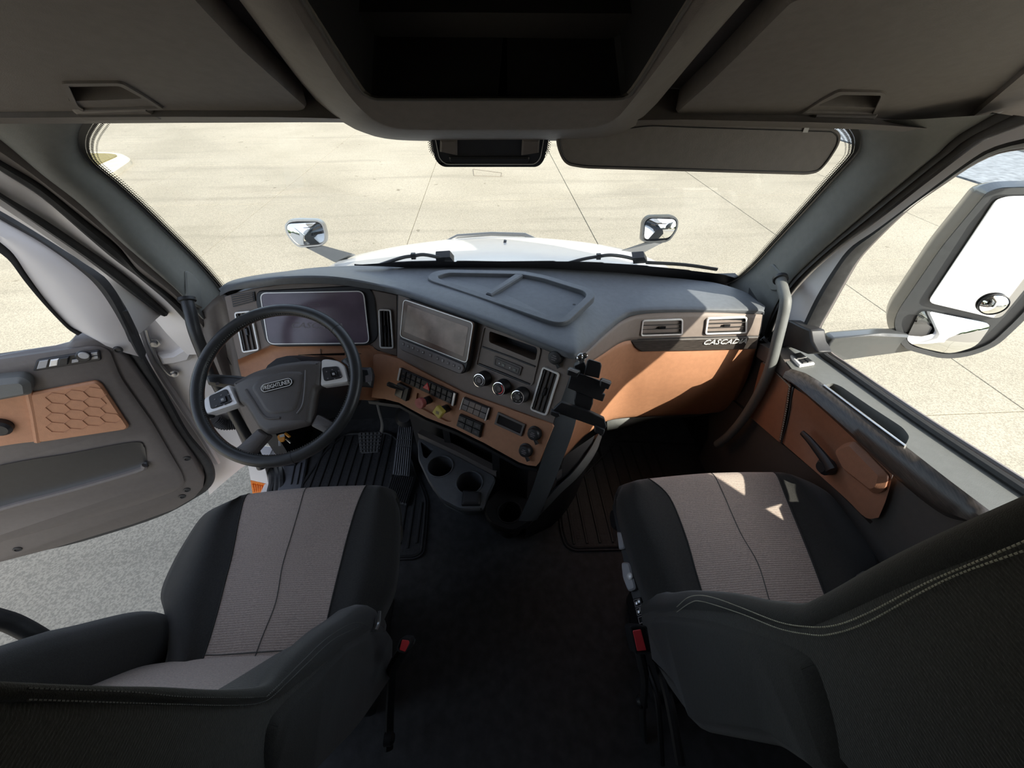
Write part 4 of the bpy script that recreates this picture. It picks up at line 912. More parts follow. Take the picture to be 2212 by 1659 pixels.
# right hand vent of the stack
vent('air_vent', [(1174, 790), (1211, 806), (1182, 898), (1146, 884)], CS, 4, True, dash)
def socket(x, y, tx, ty, pl, off=.0):
    c = PP(x, y, pl, .016 + off) - pl[1] * .016
    s_ = MB().lathe(c, pl[1], [(.0215, 0), (.0215, .004), (.0185, .006), (.0180, .015), (.0165, .0175), (.012, .0182)], 32).build('power_socket_cap', PLK, dash, angle=50)
    a = PP(x, y, pl, .008 + off); b = PP(tx, ty, pl, .008 + off); d = (b - a).normalized(); xx = pl[1].cross(d)
    e = a + d * .030
    MB().prism([a + d * .016 - xx * .004, a + d * .016 + xx * .004, e + xx * .0055, e - xx * .0055], pl[1] * .006, inset=.0015).build('pull_tab', PLK, s_)
    ux = (PP(x + 10, y + 4, pl, .018) - PP(x, y, pl, .018)).normalized(); uy = pl[1].cross(ux); cc = c + pl[1] * .0183
    for r_, wd in ((.0055, .010), (.0, .016), (-.0055, .012)):
        p = cc + uy * r_
        MB().prism([p - ux * wd / 2 - uy * .0013, p + ux * wd / 2 - uy * .0013, p + ux * wd / 2 + uy * .0013, p - ux * wd / 2 + uy * .0013], pl[1] * .0004).build('cap_print', PRDIM, s_)
socket(1197, 773, 1206, 790, CS)
# brown lower panel of the stack
BOFF = .008
bo = cs([(812, 760), (858, 774), (928, 811), (1001, 848), (1091, 880), (1193, 917), (1195, 922), (1164, 1000), (1158, 1007), (1140, 1005), (1120, 998), (1046, 957), (983, 926), (921, 902), (862, 870), (832, 862), (800, 858), (789, 838), (795, 790)], BOFF)
vr = rpoly(cs([(901, 848), (979, 884), (975, 911), (965, 911), (897, 876)], BOFF), .006, 3)
dsp = cs([(1081, 896), (1128, 917), (1122, 935), (1075, 914)], BOFF)
m_ = MB().holed(bo, [vr], -CSN * .008); m_.grid([bo, [p - CSN * .03 for p in bo]], closed=True); m_.build('brown_panel', BRN, dash, angle=40, bevel=.004)
fl = cs([(1176, 917), (1193, 918), (1194, 922), (1164, 1001), (1157, 1006), (1147, 1000), (1180, 930)], BOFF + .001)
BP = (CS[0] + CSN * BOFF, CSN)
def strip_panel(corners, cols, rows_, m_key, name, caps=True, hazard=None, keys=None):
    q = mapp(corners, BP, .001); s_ = MB().prism(q, CSN * .008, inset=.001).build(name, PLK, dash)
    f = [p + CSN * .0095 for p in q]
    if caps:
        for a, b in ((0, .035), (.965, 1)): MB().prism(cell(f, a, b, -.02, 1.02), CSN * .004, inset=.001).build('end_cap', SILV, s_)
    us = []; u = .045 if caps else .01; tot = sum(cols); W_ = (.91 if caps else .98)
    for ci, cw_ in enumerate(cols):
        u1 = u + W_ * cw_ / tot
        for r in range(rows_):
            v0 = .05 + r * .9 / rows_; v1 = v0 + .9 / rows_ - .05
            k = cell(f, u + .006, u1 - .006, v0, v1)
            mk_ = m_key(ci, r)
            bt_ = MB().prism(k, CSN * .003, inset=.001).build('switch', mk_, s_)
            if keys is None or keys(ci, r):
                kk = [p + CSN * .0034 for p in k]
                MB().prism(cell(kk, .34, .66, .35, .45), CSN * .0003).prism(cell(kk, .30, .70, .55, .63), CSN * .0003).build('switch_print', PRDIM if mk_ is not GREY else PLK, s_)
        u = u1
    return s_, f
s1, f1 = strip_panel([(868, 794), (989, 849), (984, 875), (863, 819)], [1, 1, 1, 1, 1.9, 1, 1, 1, 1], 2, lambda c, r: PLK, 'switch_strip', keys=lambda c, r: c != 4)
hc = [PP(x, y, BP, .0135) for x, y in ((924, 826), (929, 844), (914, 837))]
MB().prism(hc, CSN * .003, inset=.001).build('hazard_switch', RED, s1)
hr = [p + CSN * .0032 for p in shrink(hc, CSN, .004)]
MB().ring(hr, shrink(hr, CSN, .0012), CSN * .0003).build('hazard_symbol', PRNT, s1)
strip_panel([(1005, 857), (1061, 880), (1053, 907), (997, 882)], [1, 1, 1, 1], 2, lambda c, r: (KEYM if (c in (0, 3)) else MATS['screen_bezel'] if False else PFAS), 'switch_strip', keys=lambda c, r: c in (0, 3))
s3, _ = strip_panel([(996, 893), (1045, 914), (1039, 944), (989, 919)], [1, 1, 1], 2, lambda c, r: PLK, 'rocker_switches', caps=False)
# gauge display
dq = mapp([(1077, 889), (1136, 916), (1128, 942), (1069, 915)], BP, .0005)
dp_ = MB().ring(dq, shrink(dq, CSN, .007), CSN * .006).build('gauge_display', DOORP, dash, bevel=.0015)
MB().prism(shrink(dq, CSN, .006), CSN * .0015).build('display_glass', GLOSS, dp_)
socket(1151, 939, 1159, 955, BP); socket(1132, 976, 1140, 991, BP)
# brake valves
def valve(face, stem, m, sides, r, label, rot):
    c1 = PP(*face, BP, .052); c0 = c1 - CSN * .058
    c0 = PP(*stem, BP, -.006)
    ax = (c1 - c0).normalized(); ax = (CSN * .85 + ax * .15).normalized()
    c0 = c1 - ax * .056
    v = MB().lathe(c0, ax, [(.013, 0), (.013, .026), (.010, .028), (.010, .042)], 20).build('brake_valve', PLK, dash)
    u = ax.cross(V((0, 0, 1))).normalized(); w_ = ax.cross(u)
    pts = [c1 - ax * .016 + (u * math.cos(rot + k * 2 * math.pi / sides) + w_ * math.sin(rot + k * 2 * math.pi / sides)) * r for k in range(sides)]
    MB().prism(rpoly(pts, .004, 3), ax * .016, inset=.002).build('valve_knob', m, v)['label'] = label
    pr = MB(); p = c1 + ax * .0004
    for k in range(4): pr.prism([p + u * a + w_ * (.004 - .0027 * k + b) for a, b in ((-.006, 0), (.006, 0), (.006, .0011), (-.006, .0011))], ax * .0003)
    pr.build('knob_print', REDV if m is REDV else MATS['dim_print'], v)
valve((905, 872), (922, 866), REDV, 8, .0185, 'red eight sided push knob', .2)
valve((945, 891), (960, 886), YELV, 4, .0220, 'yellow square push knob', .35)
# trailer brake lever
hb = mapp([(863, 825), (890, 838), (883, 866), (857, 852)], BP, .001)
hvb = MB().prism(rpoly(hb, .005), CSN * .014, inset=.003).build('hand_valve', PLK, dash)
MB().prism(cell([p + CSN * .0152 for p in hb], .1, .62, .3, .9), CSN * .002).build('valve_slot', GLOSS, hvb)
a = PP(870, 842, BP, .02); b = PP(836, 828, BP, .055)
MB().tube([a, a.lerp(b, .3), a.lerp(b, .45), a.lerp(b, .7), a.lerp(b, .95), b], [.005, .0055, .0085, .010, .009, .004], 12, sx=.7).build('valve_handle', LEA, hvb)
MB().prism([a.lerp(b, t) + CSN * .0075 + V((0, 0, dz)) for t, dz in ((.5, -.001), (.9, -.001), (.9, .002), (.5, .002))], CSN * .0006).build('handle_print', PRDIM, hvb)
# lower lip, side post, shelf under the stack
lo1 = [(795, 866), (862, 875), (921, 908), (983, 932), (1046, 963), (1120, 1004), (1160, 1013)]
la = mapp(lo1, CS, .004)
MB().grid([la, [p + V((0, 0, -.015)) for p in la], [p - CSN * .03 + V((0, 0, -.025)) for p in la], [p - CSN * .12 + V((0, 0, -.02)) for p in la]]).build('lower_lip', PLK, dash)
pl_ = mapp([(1246, 772), (1222, 838), (1195, 916), (1166, 1006), (1148, 1060), (1120, 1125)], CS, .002)
pm_ = mapp([(1252, 775), (1236, 846), (1212, 922), (1182, 1010), (1166, 1062), (1138, 1126)], CS, -.012)
pr_ = mapp([(1262, 762), (1254, 845), (1240, 925), (1208, 1012), (1188, 1062), (1160, 1124)], CS, -.08)
MB().grid([strip([c])[0] for c in (pl_, pm_, pr_)]).build('side_post', POST, dash, angle=60)
# passenger side fascia
FA = [(1252, 775, .79), (1272, 758, .865), (1308, 724, .975), (1345, 694, 1.055), (1384, 680, 1.085), (1450, 676, 1.092), (1540, 676, 1.092), (1647, 680, 1.092)]
FB = [(1250, 800, .80), (1270, 786, .88), (1304, 764, .97), (1338, 742, 1.04), (1368, 735, 1.07), (1450, 735, 1.075), (1540, 735, 1.075), (1638, 728, 1.075)]
FAp = [PY(*q_) for q_ in FA]; FBp = [PY(*q_) for q_ in FB]
mid = [a.lerp(b, .5) + V((0, -.002, 0)) for a, b in zip(FAp, FBp)]
MB().grid(gridsm([FAp, mid, FBp], 3, 5)).build('passenger_fascia', PFAS, dash, solid=.01)
G1 = FBp
G2 = [PY(*q_) for q_ in [(1247, 830, .80), (1272, 820, .90), (1305, 805, 1.0), (1345, 790, 1.06), (1390, 780, 1.068), (1460, 780, 1.062), (1540, 775, 1.062), (1630, 765, 1.07)]]
G3 = [PY(*q_) for q_ in [(1243, 870, .79), (1268, 862, .90), (1300, 855, 1.01), (1345, 845, 1.07), (1400, 840, 1.068), (1470, 838, 1.06), (1540, 832, 1.06), (1612, 822, 1.065)]]
G4 = [PY(*q_) for q_ in [(1222, 950, .77), (1246, 930, .87), (1282, 905, 1.0), (1330, 897, 1.09), (1400, 893, 1.10), (1460, 890, 1.10), (1525, 889, 1.095), (1585, 875, 1.08)]]
G5 = [PY(*q_) for q_ in [(1192, 1012, .76), (1222, 985, .85), (1268, 938, .98), (1318, 908, 1.10), (1400, 900, 1.12), (1460, 897, 1.12), (1522, 893, 1.12), (1578, 889, 1.10)]]
MB().grid(gridsm([G1, G2, G3, G4, G5], 5, 6)).build('glove_panel', BRN, dash, solid=.01, angle=80)
MB().grid([[PY(1312, 908, 1.105), PY(1370, 903, 1.125), PY(1440, 899, 1.13), PY(1520, 896, 1.13)], [PY(1312, 934, 1.09), PY(1350, 926, 1.12), PY(1410, 908, 1.14), PY(1500, 900, 1.15)]]).build('lower_ledge', LEDGE, dash, solid=.01)
ends = [PY(1648, 676, 1.094), PY(1640, 728, 1.077), PY(1622, 800, 1.068), PY(1582, 889, 1.1), PY(1570, 920, 1.14)]
MB().grid([ends, [p + V((.015, .02, 0)) for p in ends], [p + V((.03, .16, .01)) for p in ends]]).build('end_panel', PLK, dash)
PFN = (FAp[6] - FAp[5]).cross(FBp[5] - FAp[5]).normalized(); PFN = -PFN if PFN.y > 0 else PFN
PF = (FAp[5].lerp(FBp[5], .5), PFN)
vent('air_vent', [(1386, 690), (1474, 687), (1473, 722), (1382, 725)], (PF[0] + PFN * .002, PFN), 4, False, dash, PFAS)
vent('air_vent', [(1526, 685), (1612, 682), (1611, 718), (1521, 721)], (PF[0] + PFN * .002, PFN), 4, False, dash, PFAS)
WT = (FBp[5] + PFN * .004, PFN)
wt = mapp([(1359, 734), (1420, 732), (1540, 729), (1638, 726), (1633, 753), (1500, 757), (1384, 759), (1371, 750)], WT)
wtr = MB().prism([p - PFN * .01 for p in wt], PFN * .016, inset=.004).build('woodgrain_strip', WOOD, dash)
text('chrome_lettering', 'CASCADIA', PP(1519, 744, WT, .0065), PP(1611, 741, WT, .0065), PFN, BADG, wtr, shear=.35, extr=.003, hscale=.8)
MB().tube([PP(x, y, PF, .003) for x, y in [(1300, 742), (1340, 733), (1360, 733), (1500, 728), (1640, 726)]], .0014, 6).build('fascia_seam', PLK, dash)
# firewall skirt and foot wells
MB().prism([V((-.37, 1.12, .56)), V((-.24, 1.00, .56)), V((.10, .79, .56)), V((.16, .86, .56)), V((.24, 1.12, .56)), V((.26, 1.48, .56)), V((-.43, 1.48, .56))], V((0, 0, -.56))).build('centre_tunnel', PLK, dash)
MB().box((-.72, 1.32, .60), .62, .26, .18).build('knee_panel', PLK, dash)

# ================================================================ CUP HOLDER CONSOLE
cup = thing('cup_holder_console', 'dark floor console with three round cup holders under the dashboard', 'console', (-.03, .75, 0))
ZC = .45
ct = mapz([(904, 946), (985, 985), (1070, 1030), (1050, 1072), (1042, 1096), (995, 1098), (955, 1078), (927, 1037), (905, 990)], ZC); ct = rpoly(ct, .015, 4)
def hole(x, y, z, r, n=32): c = PZ(x, y, z); return [c + V((r * math.cos(k * 2 * math.pi / n), r * math.sin(k * 2 * math.pi / n), 0)) for k in range(n)]
h1, h2 = hole(951, 1007, ZC, .046), hole(1014, 1042, ZC, .046)
tri = rpoly(mapz([(908, 954), (937, 971), (921, 991), (914, 986)], ZC), .006, 3)
low = [PZ(proj(p)[0] + 3, proj(p)[1] + 8, .14) for p in ct]; foot = [PZ(proj(p)[0] + 6, proj(p)[1] + 14, .0) for p in ct]
MB().holed(ct, [h1, h2, tri], V((0, 0, -.11))).grid([ct, [p + V((0, 0, -.012)) for p in shrink(ct, V((0, 0, 1)), -.004)], [PZ(proj(p)[0] + 1, proj(p)[1] + 9, .38) for p in ct], low, foot], closed=True).build('tray', DTOP, cup, angle=45)
for c_ in (h1, h2): MB().tube(c_, .003, 6, closed=True).build('cup_ring', DTOP, cup)
MB().prism(mapz([(1000, 1062), (1040, 1066), (1038, 1094), (997, 1094)], ZC + .002), V((0, 0, .016)), inset=.006).build('front_block', PLK, cup, bevel=.003)
MB().tube(cr(mapz([(930, 1040), (957, 1078), (995, 1097), (1040, 1098)], ZC - .01), 4), .005, 6).build('front_lip', GLOSS, cup)
back = mapz([(905, 946), (985, 984), (1072, 1030)], ZC); MB().grid([back, [p + V((0, 0, .028)) for p in back], [p + V((.012, .02, .028)) for p in back], [p + V((.012, .02, -.05)) for p in back]]).build('back_edge', DOORP, cup, angle=30)
for x, y in ((968, 958), (1072, 1018)):
    p = PZ(x, y, ZC + .02); MB().prism([p + V((-.012, 0, -.03)), p + V((.012, -.006, -.03)), p + V((.012, .03, -.03)), p + V((-.012, .03, -.03))], V((0, 0, .16)), inset=.003).build('shelf_post', PLK, cup)
ZL = .27
lt = rpoly(mapz([(1045, 1092), (1060, 1130), (1108, 1146), (1135, 1130), (1178, 1092), (1160, 1062), (1080, 1055)], ZL), .03, 4)
h3 = hole(1100, 1106, ZL, .045)
MB().holed(lt, [h3], V((0, 0, -.12))).grid([lt, [p + V((0, 0, -.014)) for p in shrink(lt, V((0, 0, 1)), -.006)], [V((p.x * .98, p.y + .10, .0)) for p in lt]], closed=True).build('lower_pod', PLK, cup, angle=45)
MB().tube(h3, .004, 6, closed=True).build('cup_ring', PLK, cup)
# pale curved edge panel on the passenger side of the console
e1 = cr([PZ(1294, 935, .46), PZ(1272, 975, .44), PZ(1240, 1018, .40), PZ(1205, 1052, .34), PZ(1170, 1090, .26), PZ(1130, 1130, .17)], 5)
e2 = cr([PZ(1300, 944, .45), PZ(1286, 980, .43), PZ(1252, 1027, .38), PZ(1213, 1064, .31), PZ(1178, 1101, .23), PZ(1137, 1141, .14)], 5)
e3 = [p + V((.01, .05, -.16)) for p in e2]
MB().grid([[p + V((-.01, .03, -.06)) for p in e1], e1, bulge(e1, e2, .5, (.003, 0, .004)), e2]).build('side_edge', LEDGE, cup, angle=50)
MB().grid([e2, [V((p.x * .95, p.y + .01, max(0, p.z - .12))) for p in e2], [V((p.x * .9, p.y + .02, max(0, p.z - .32))) for p in e2]]).build('side_wall', PLK, cup)
MB().prism(rpoly(mapp([(1197, 1022), (1212, 1012), (1212, 1030), (1200, 1038)], (PZ(1200, 1030, .42), V((.5, -.6, .6)).normalized())), .004), V((.5, -.6, .6)).normalized() * .006, inset=.002).build('pocket_latch', PLK, cup)
MB().prism([PZ(1203, 1040, .36), PZ(1220, 985, .44), PZ(1285, 940, .46), PZ(1262, 1000, .40)], V((0, .01, -.05))).build('map_slot', PLK, cup)
# ================================================================ STEERING WHEEL AND COLUMN
WT_ = math.radians(55); WN = V((0, -math.cos(WT_), math.sin(WT_))); WCN = V((-.601, .817, .886)); WPL = (WCN, WN)
WX = V((1, 0, 0)); WY = WN.cross(WX)
def wp(l, off=0.0): return mapp(l, WPL, off)
whl = thing('steering_wheel', 'black leather steering wheel with four spokes and silver button pads', 'steering wheel', WCN)
RR, RT = .213, .0165
rimp = [WCN + (WX * math.cos(k * 2 * math.pi / 96) + WY * math.sin(k * 2 * math.pi / 96)) * RR for k in range(96)]
MB().tube(rimp, RT, 18, up=WN, closed=True).build('rim', LEA, whl, angle=80)
for x, y in ((725, 713), (637, 1001), (430, 775)):
    p = PP(x, y, WPL); d = (p - WCN).normalized(); t = WN.cross(d); q_ = WCN + d * RR
    MB().lathe(q_ - t * .0012, t, [(RT * .9, -.001), (RT + .0006, 0), (RT + .0006, .002), (RT * .9, .003)], 20).build('rim_seam', PLK, whl)
stq = MB()
for k in range(200):
    a = k * 2 * math.pi / 200; d = WX * math.cos(a) + WY * math.sin(a); p = WCN + d * (RR - RT * .93) + WN * (RT * .42)
    stq.box(p, .0022, .0022, .0030)
so_ = stq.build('stitching', DTHR, whl); so_['kind'] = 'stuff'
hub = rpoly(wp([(503, 827), (552, 802), (607, 785), (661, 778), (698, 779), (694, 835), (684, 842), (677, 884), (673, 918), (632, 928), (579, 940), (560, 926), (531, 878), (520, 873)], .004), .012, 4)
hub_c = sum(hub, V()) / len(hub)
MB().grid([[p - WN * .045 for p in shrink(hub, WN, .012)], [p - WN * .006 for p in hub], [p + WN * .006 for p in shrink(hub, WN, .004)], [p + WN * .011 for p in shrink(hub, WN, .014)]], closed=True).ngon([p + WN * .011 for p in shrink(hub, WN, .014)]).build('hub', PADB, whl, angle=60)
cush = rpoly(wp([(540, 838), (556, 818), (612, 800), (650, 800), (660, 806), (655, 850), (645, 885), (632, 893), (590, 899), (573, 892)], .012), .02, 4)
MB().grid([[p - WN * .002 for p in cush], [p + WN * .004 for p in shrink(cush, WN, .005)], [p + WN * .0055 for p in shrink(cush, WN, .013)]], closed=True).ngon([p + WN * .0055 for p in shrink(cush, WN, .013)]).build('airbag_pad', PADB, whl, angle=70)
gv = MB()
gv.tube(cr(wp([(531, 842), (548, 868), (566, 895), (580, 904), (605, 903)], .014), 5), .004, 8)
gv.tube(cr(wp([(662, 800), (660, 840), (655, 875), (643, 894)], .013), 5), .0045, 8)
gv.build('pad_ridge', PADB, whl)
ux = (PP(631, 824, WPL) - PP(565, 841, WPL)).normalized(); uy = WN.cross(ux); bc = PP(598, 832, WPL, .019)
def stad(L, r, off): return [bc + WN * off + ux * (sx * (L / 2 - r) + r * math.cos(a)) + uy * (r * math.sin(a)) for sx, a0 in ((1, -90), (-1, 90)) for a in [math.radians(a0 + k * 18) for k in range(11)]]
LB = (PP(633, 824, WPL) - PP(564, 842, WPL)).length
bad = MB().prism(stad(LB, .0125, -.006), WN * .007, inset=.001).build('badge', GLOSS, whl)
MB().ring(stad(LB - .004, .0112, .001), stad(LB - .008, .0095, .001), WN * .0012).build('badge_ring', BADG, bad)
text('badge_lettering', 'FREIGHTLINER', bc - ux * (LB * .415) - uy * .0052 + WN * .0012, bc + ux * (LB * .415) - uy * .0052 + WN * .0012, WN, BADG, bad, extr=.0012, hscale=1.5)
def pad(outl, dark, nm):
    o_ = rpoly(wp(outl, .0), .008, 4)
    p_ = MB().grid([[q - WN * .02 for q in o_], [q + WN * .006 for q in o_], [q + WN * .010 for q in shrink(o_, WN, .003)]], closed=True).ngon([q + WN * .010 for q in shrink(o_, WN, .003)]).build('button_pad', SILV, whl, angle=45)
    d_ = rpoly(wp(dark, .0), .008, 4)
    b_ = MB().prism([q + WN * .009 for q in d_], WN * .004, inset=.0015).build('button_cluster', PLK, p_)
    c = sum(d_, V()) / len(d_)
    q4 = wp(dark, .0135)[:4]
    MB().prism(rpoly(cell(q4, .34, .70, .30, .72), .003), WN * .003, inset=.001).build('rocker', GLOSS, p_)
    MB().prism(cell(q4, .46, .60, .42, .60), WN * .0045, inset=.001).build('rocker_tip', GREY, p_)
    pr = MB()
    for u, v in ((.14, .25), (.14, .75), (.50, .14), (.50, .86), (.86, .3), (.86, .75)): pr.prism(cell(q4, u - .04, u + .04, v - .035, v + .035), WN * .0004)
    pr.build('button_print', PRDIM, p_)
pad([(445, 862), (500, 831), (521, 874), (452, 897), (446, 882)], [(457, 858), (496, 841), (508, 870), (462, 886)], 'left')
pad([(697, 779), (708, 777), (733, 781), (747, 792), (757, 827), (695, 836)], [(699, 796), (734, 793), (744, 818), (704, 826)], 'right')
def spoke(l, m=PADB): o_ = rpoly(wp(l, .002), .006, 3); MB().grid([[q - WN * .022 for q in o_], o_, [q + WN * .004 for q in shrink(o_, WN, .005)]], closed=True).ngon([q + WN * .004 for q in shrink(o_, WN, .005)]).build('spoke', m, whl, angle=50)
spoke([(559, 925), (580, 941), (545, 980), (532, 985), (508, 970), (518, 962)])
spoke([(686, 895), (672, 920), (707, 938), (720, 945), (733, 920), (722, 915)])
spoke([(424, 868), (446, 860), (447, 884), (453, 899), (430, 908), (422, 890)], LEA)
spoke([(735, 780), (750, 790), (760, 828), (775, 830), (778, 800), (762, 770), (748, 772)], LEA)
# column with stalks
colm = thing('steering_column', 'black steering column shroud with a control stalk on either side', 'steering column', (-.60, .95, .78))
cb = [WCN - WN * .045, WCN - WN * .10 + V((0, .01, 0)), WCN - WN * .20 + V((0, .03, -.0)), V((-.60, 1.12, .60))]
MB().tube(cb, [.075, .085, .095, .10], 16, up=WN, sx=1.15).build('shroud', PLK, colm, angle=50)
sr_ = wp([(700, 800), (786, 797), (806, 797), (810, 812), (806, 838), (786, 836), (770, 838)], -.075)
MB().prism(sr_, WN * .03, inset=.01).build('gear_stalk', PLK, colm, bevel=.003)
MB().prism(wp([(789, 812), (804, 808), (804, 822), (790, 826)], -.0449), WN * .001).build('stalk_print', PRDIM, colm)
sl_2 = wp([(456, 816), (470, 812), (520, 815), (560, 820), (540, 842), (500, 840), (462, 835)], -.06)
MB().prism(sl_2, WN * .03, inset=.008).build('wiper_stalk', PLK, colm, bevel=.003)
MB().lathe(PP(470, 829, WPL, -.0298), WN, [(.005, 0), (.005, .0008)], 12).build('stalk_print', PRDIM, colm)
key = thing('ignition_key', 'ignition key with a bright orange tag hanging under the steering wheel', 'key', PP(607, 945, WPL, -.10))
KP = (PP(607, 945, WPL, -.09), WN)
MB().prism(rpoly(mapp([(600, 941), (614, 936), (617, 950), (612, 956), (604, 954)], KP), .006, 3), WN * .005, inset=.001).build('fob', ORG, key)
MB().prism(mapp([(604, 940), (614, 937), (615, 943), (605, 945)], KP, .0055), WN * .0008).build('fob_sticker', PRNT, key)
MB().tube(mapp([(604, 952), (604, 963)], KP, .002), .0035, 6).build('blade', SIL2, key)
MB().tube(mapp([(616, 936), (626, 944)], KP, .002), .004, 6).build('second_tag', ORG, key)
MB().tube(mapp([(618, 948), (628, 957)], KP, -.002), .0025, 6).build('second_blade', SIL2, key)

# ================================================================ PEDALS AND MATS
bk_ = thing('brake_pedal', 'black rubber brake pedal with a square tread on a steel arm', 'pedal', PZ(800, 955, .16))
q = [PZ(773, 934, .21), PZ(826, 932, .21), PZ(819, 977, .15), PZ(778, 980, .15)]
BN_ = (q[1] - q[0]).cross(q[3] - q[0]).normalized(); BN_ = BN_ if BN_.z > 0 else -BN_
MB().prism(rpoly(q, .012), -BN_ * .022, inset=.004).build('pad', MATR, bk_)
tr = MB()
for i in range(6):
    for j in range(6): tr.prism([p for p in cell(q, .03 + i * .16, .15 + i * .16, .03 + j * .16, .14 + j * .16)], BN_ * .006, inset=.001)
tr.build('tread', RUB, bk_)['kind'] = 'stuff'
MB().tube(cr([PZ(815, 868, .45), PZ(820, 890, .36), PZ(826, 915, .27), PZ(823, 934, .20), PZ(812, 945, .17)], 5), .012, 8, sx=.6).build('arm', SIL2, bk_)
ac = thing('accelerator_pedal', 'long black ribbed accelerator pedal hinged at the floor', 'pedal', PZ(868, 980, .1))
q = [PZ(862, 906, .21), PZ(893, 906, .21), PZ(884, 1029, .055), PZ(847, 1025, .055)]
AN = (q[1] - q[0]).cross(q[3] - q[0]).normalized(); AN = AN if AN.z > 0 else -AN
MB().prism(rpoly(q, [.02, .02, .004, .004]), -AN * .016, inset=.002).build('plate', PLK, ac)
for i in range(7):
    for v0, v1 in ((.06, .36), (.38, .48), (.50, .99)):
        MB().prism(cell(q, .06 + i * .128, .13 + i * .128, v0, v1), AN * .005, inset=.001).build('rib', BLUEG, ac)
q2_ = [PZ(846, 1032, .03), PZ(899, 1032, .03), PZ(880, 1094, .02), PZ(830, 1082, .02)]
MB().prism(rpoly(q2_, .008), V((0, 0, .014)), inset=.004).build('hinge_base', MATR, ac)
for i in range(11): MB().prism([p + V((0, 0, .0145)) for p in cell(q2_, .05 + i * .085, .09 + i * .085, .04, .96)], V((0, 0, .003))).build('rib', RUB, ac)
MB().lathe(PZ(875, 900, .25), V((0, -.6, .8)), [(.05, -.03), (.05, 0), (.03, .02)], 20).build('pivot', PLK, ac)
def floor_mat(label, px, ribs):
    c = mapz(px, .004); t = thing('floor_mat', label, 'mat', (sum(p.x for p in c) / len(c), sum(p.y for p in c) / len(c), 0))
    o_ = rpoly(c, .035, 5)
    MB().prism([p - V((0, 0, .004)) for p in o_], V((0, 0, .010))).build('base', MATR, t)
    MB().tube([p + V((0, 0, .006)) for p in shrink(o_, V((0, 0, 1)), .012)], .006, 8, closed=True).build('raised_edge', RUB, t)
    for x, y0, y1 in ribs:
        MB().tube([V((x, y0, .010)), V((x, (y0 + y1) / 2, .010)), V((x + .01 * 0, y1, .010))], .0065, 6, sx=1.0).build('rib', RUB, t)
floor_mat('black ribbed rubber floor mat under the pedals on the driver side', [(640, 1062), (700, 975), (748, 935), (842, 933), (880, 962), (894, 990), (909, 1037), (926, 1080), (922, 1145), (917, 1196), (898, 1209), (800, 1213), (640, 1120)],
          [(-.90 + .042 * k, .80, 1.36) for k in range(11)] + [(-.43, .76, 1.05), (-.395, .74, 1.0), (-.36, .76, .95)])
floor_mat('black ribbed rubber floor mat on the passenger side', [(1204, 1080), (1211, 1150), (1221, 1180), (1240, 1191), (1480, 1186), (1700, 1180), (1560, 960), (1330, 950)],
          [(.30 + .055 * k, .72, 1.22) for k in range(10)])

# ================================================================ SEATS
def cushion(root, R, z0, up_, skirt, mats, base_x):
    zc = [z0 - .035, z0 + .012, z0, z0 + .006, z0, z0 + .012, z0 - .035]
    G = [[PZ(x, y, zc[j]) for j, (x, y) in enumerate(r)] for r in R]
    f0 = [p + V((0, .020, -.035)) for p in G[0]]; f1 = [p + V((0, .012, -.09)) for p in G[0]]; f2 = [p + V((0, -.03, -.16)) for p in G[0]]
    ctl = [f2, f1, f0] + G
    s = gridsm(ctl, 5, 6)
    cut = lambda a, b: [r[a * 6:b * 6 + 1] for r in s]
    MB().grid(cut(2, 4)).build('cushion_insert', FGR, root, angle=80)
    for a, b in ((0, 2), (4, 6)):
        k = cut(a, b); m_ = MB().grid(k)
        edge = [r[0] if a == 0 else r[-1] for r in k]; sg = -1 if a == 0 else 1
        m_.grid([edge, [p + V((sg * .001, 0, -.03)) for p in edge], [p + V((-sg * .01, 0, -.09)) for p in edge], [p + V((-sg * .03, 0, -.14)) for p in edge]])
        m_.build('cushion_bolster', FBK, root, angle=80)
    sm = MB()
    for c in (2, 4):
        sm.tube([r[c * 6] + V((0, 0, .0005)) for r in s[8:]], .0018, 6)
    sm.build('piping', FBK, root)
    MB().tube([r[3 * 6] + V((0, 0, .0005)) for r in s[6:-5]], .0011, 6).build('centre_seam', DTHR, root)
    cr_ = s[len(s) - 9]
    MB().tube([p + V((0, 0, .0005)) for p in cr_[2 * 6:4 * 6 + 1]], .0011, 6).build('cross_seam', DTHR, root)
    ys = [G[0][3].y - .06, G[-1][3].y + .02]; xs = base_x
    MB().box(((xs[0] + xs[1]) / 2, sum(ys) / 2, z0 - .17), xs[1] - xs[0], ys[0] - ys[1], .16).build('seat_pan', PLK, root, bevel=.02)
    MB().box(((xs[0] + xs[1]) / 2, sum(ys) / 2 - .02, (z0 - .22) / 2), (xs[1] - xs[0]) * .78, (ys[0] - ys[1]) * .8, z0 - .22).build('pedestal', RUB, root, bevel=.02)
    return s
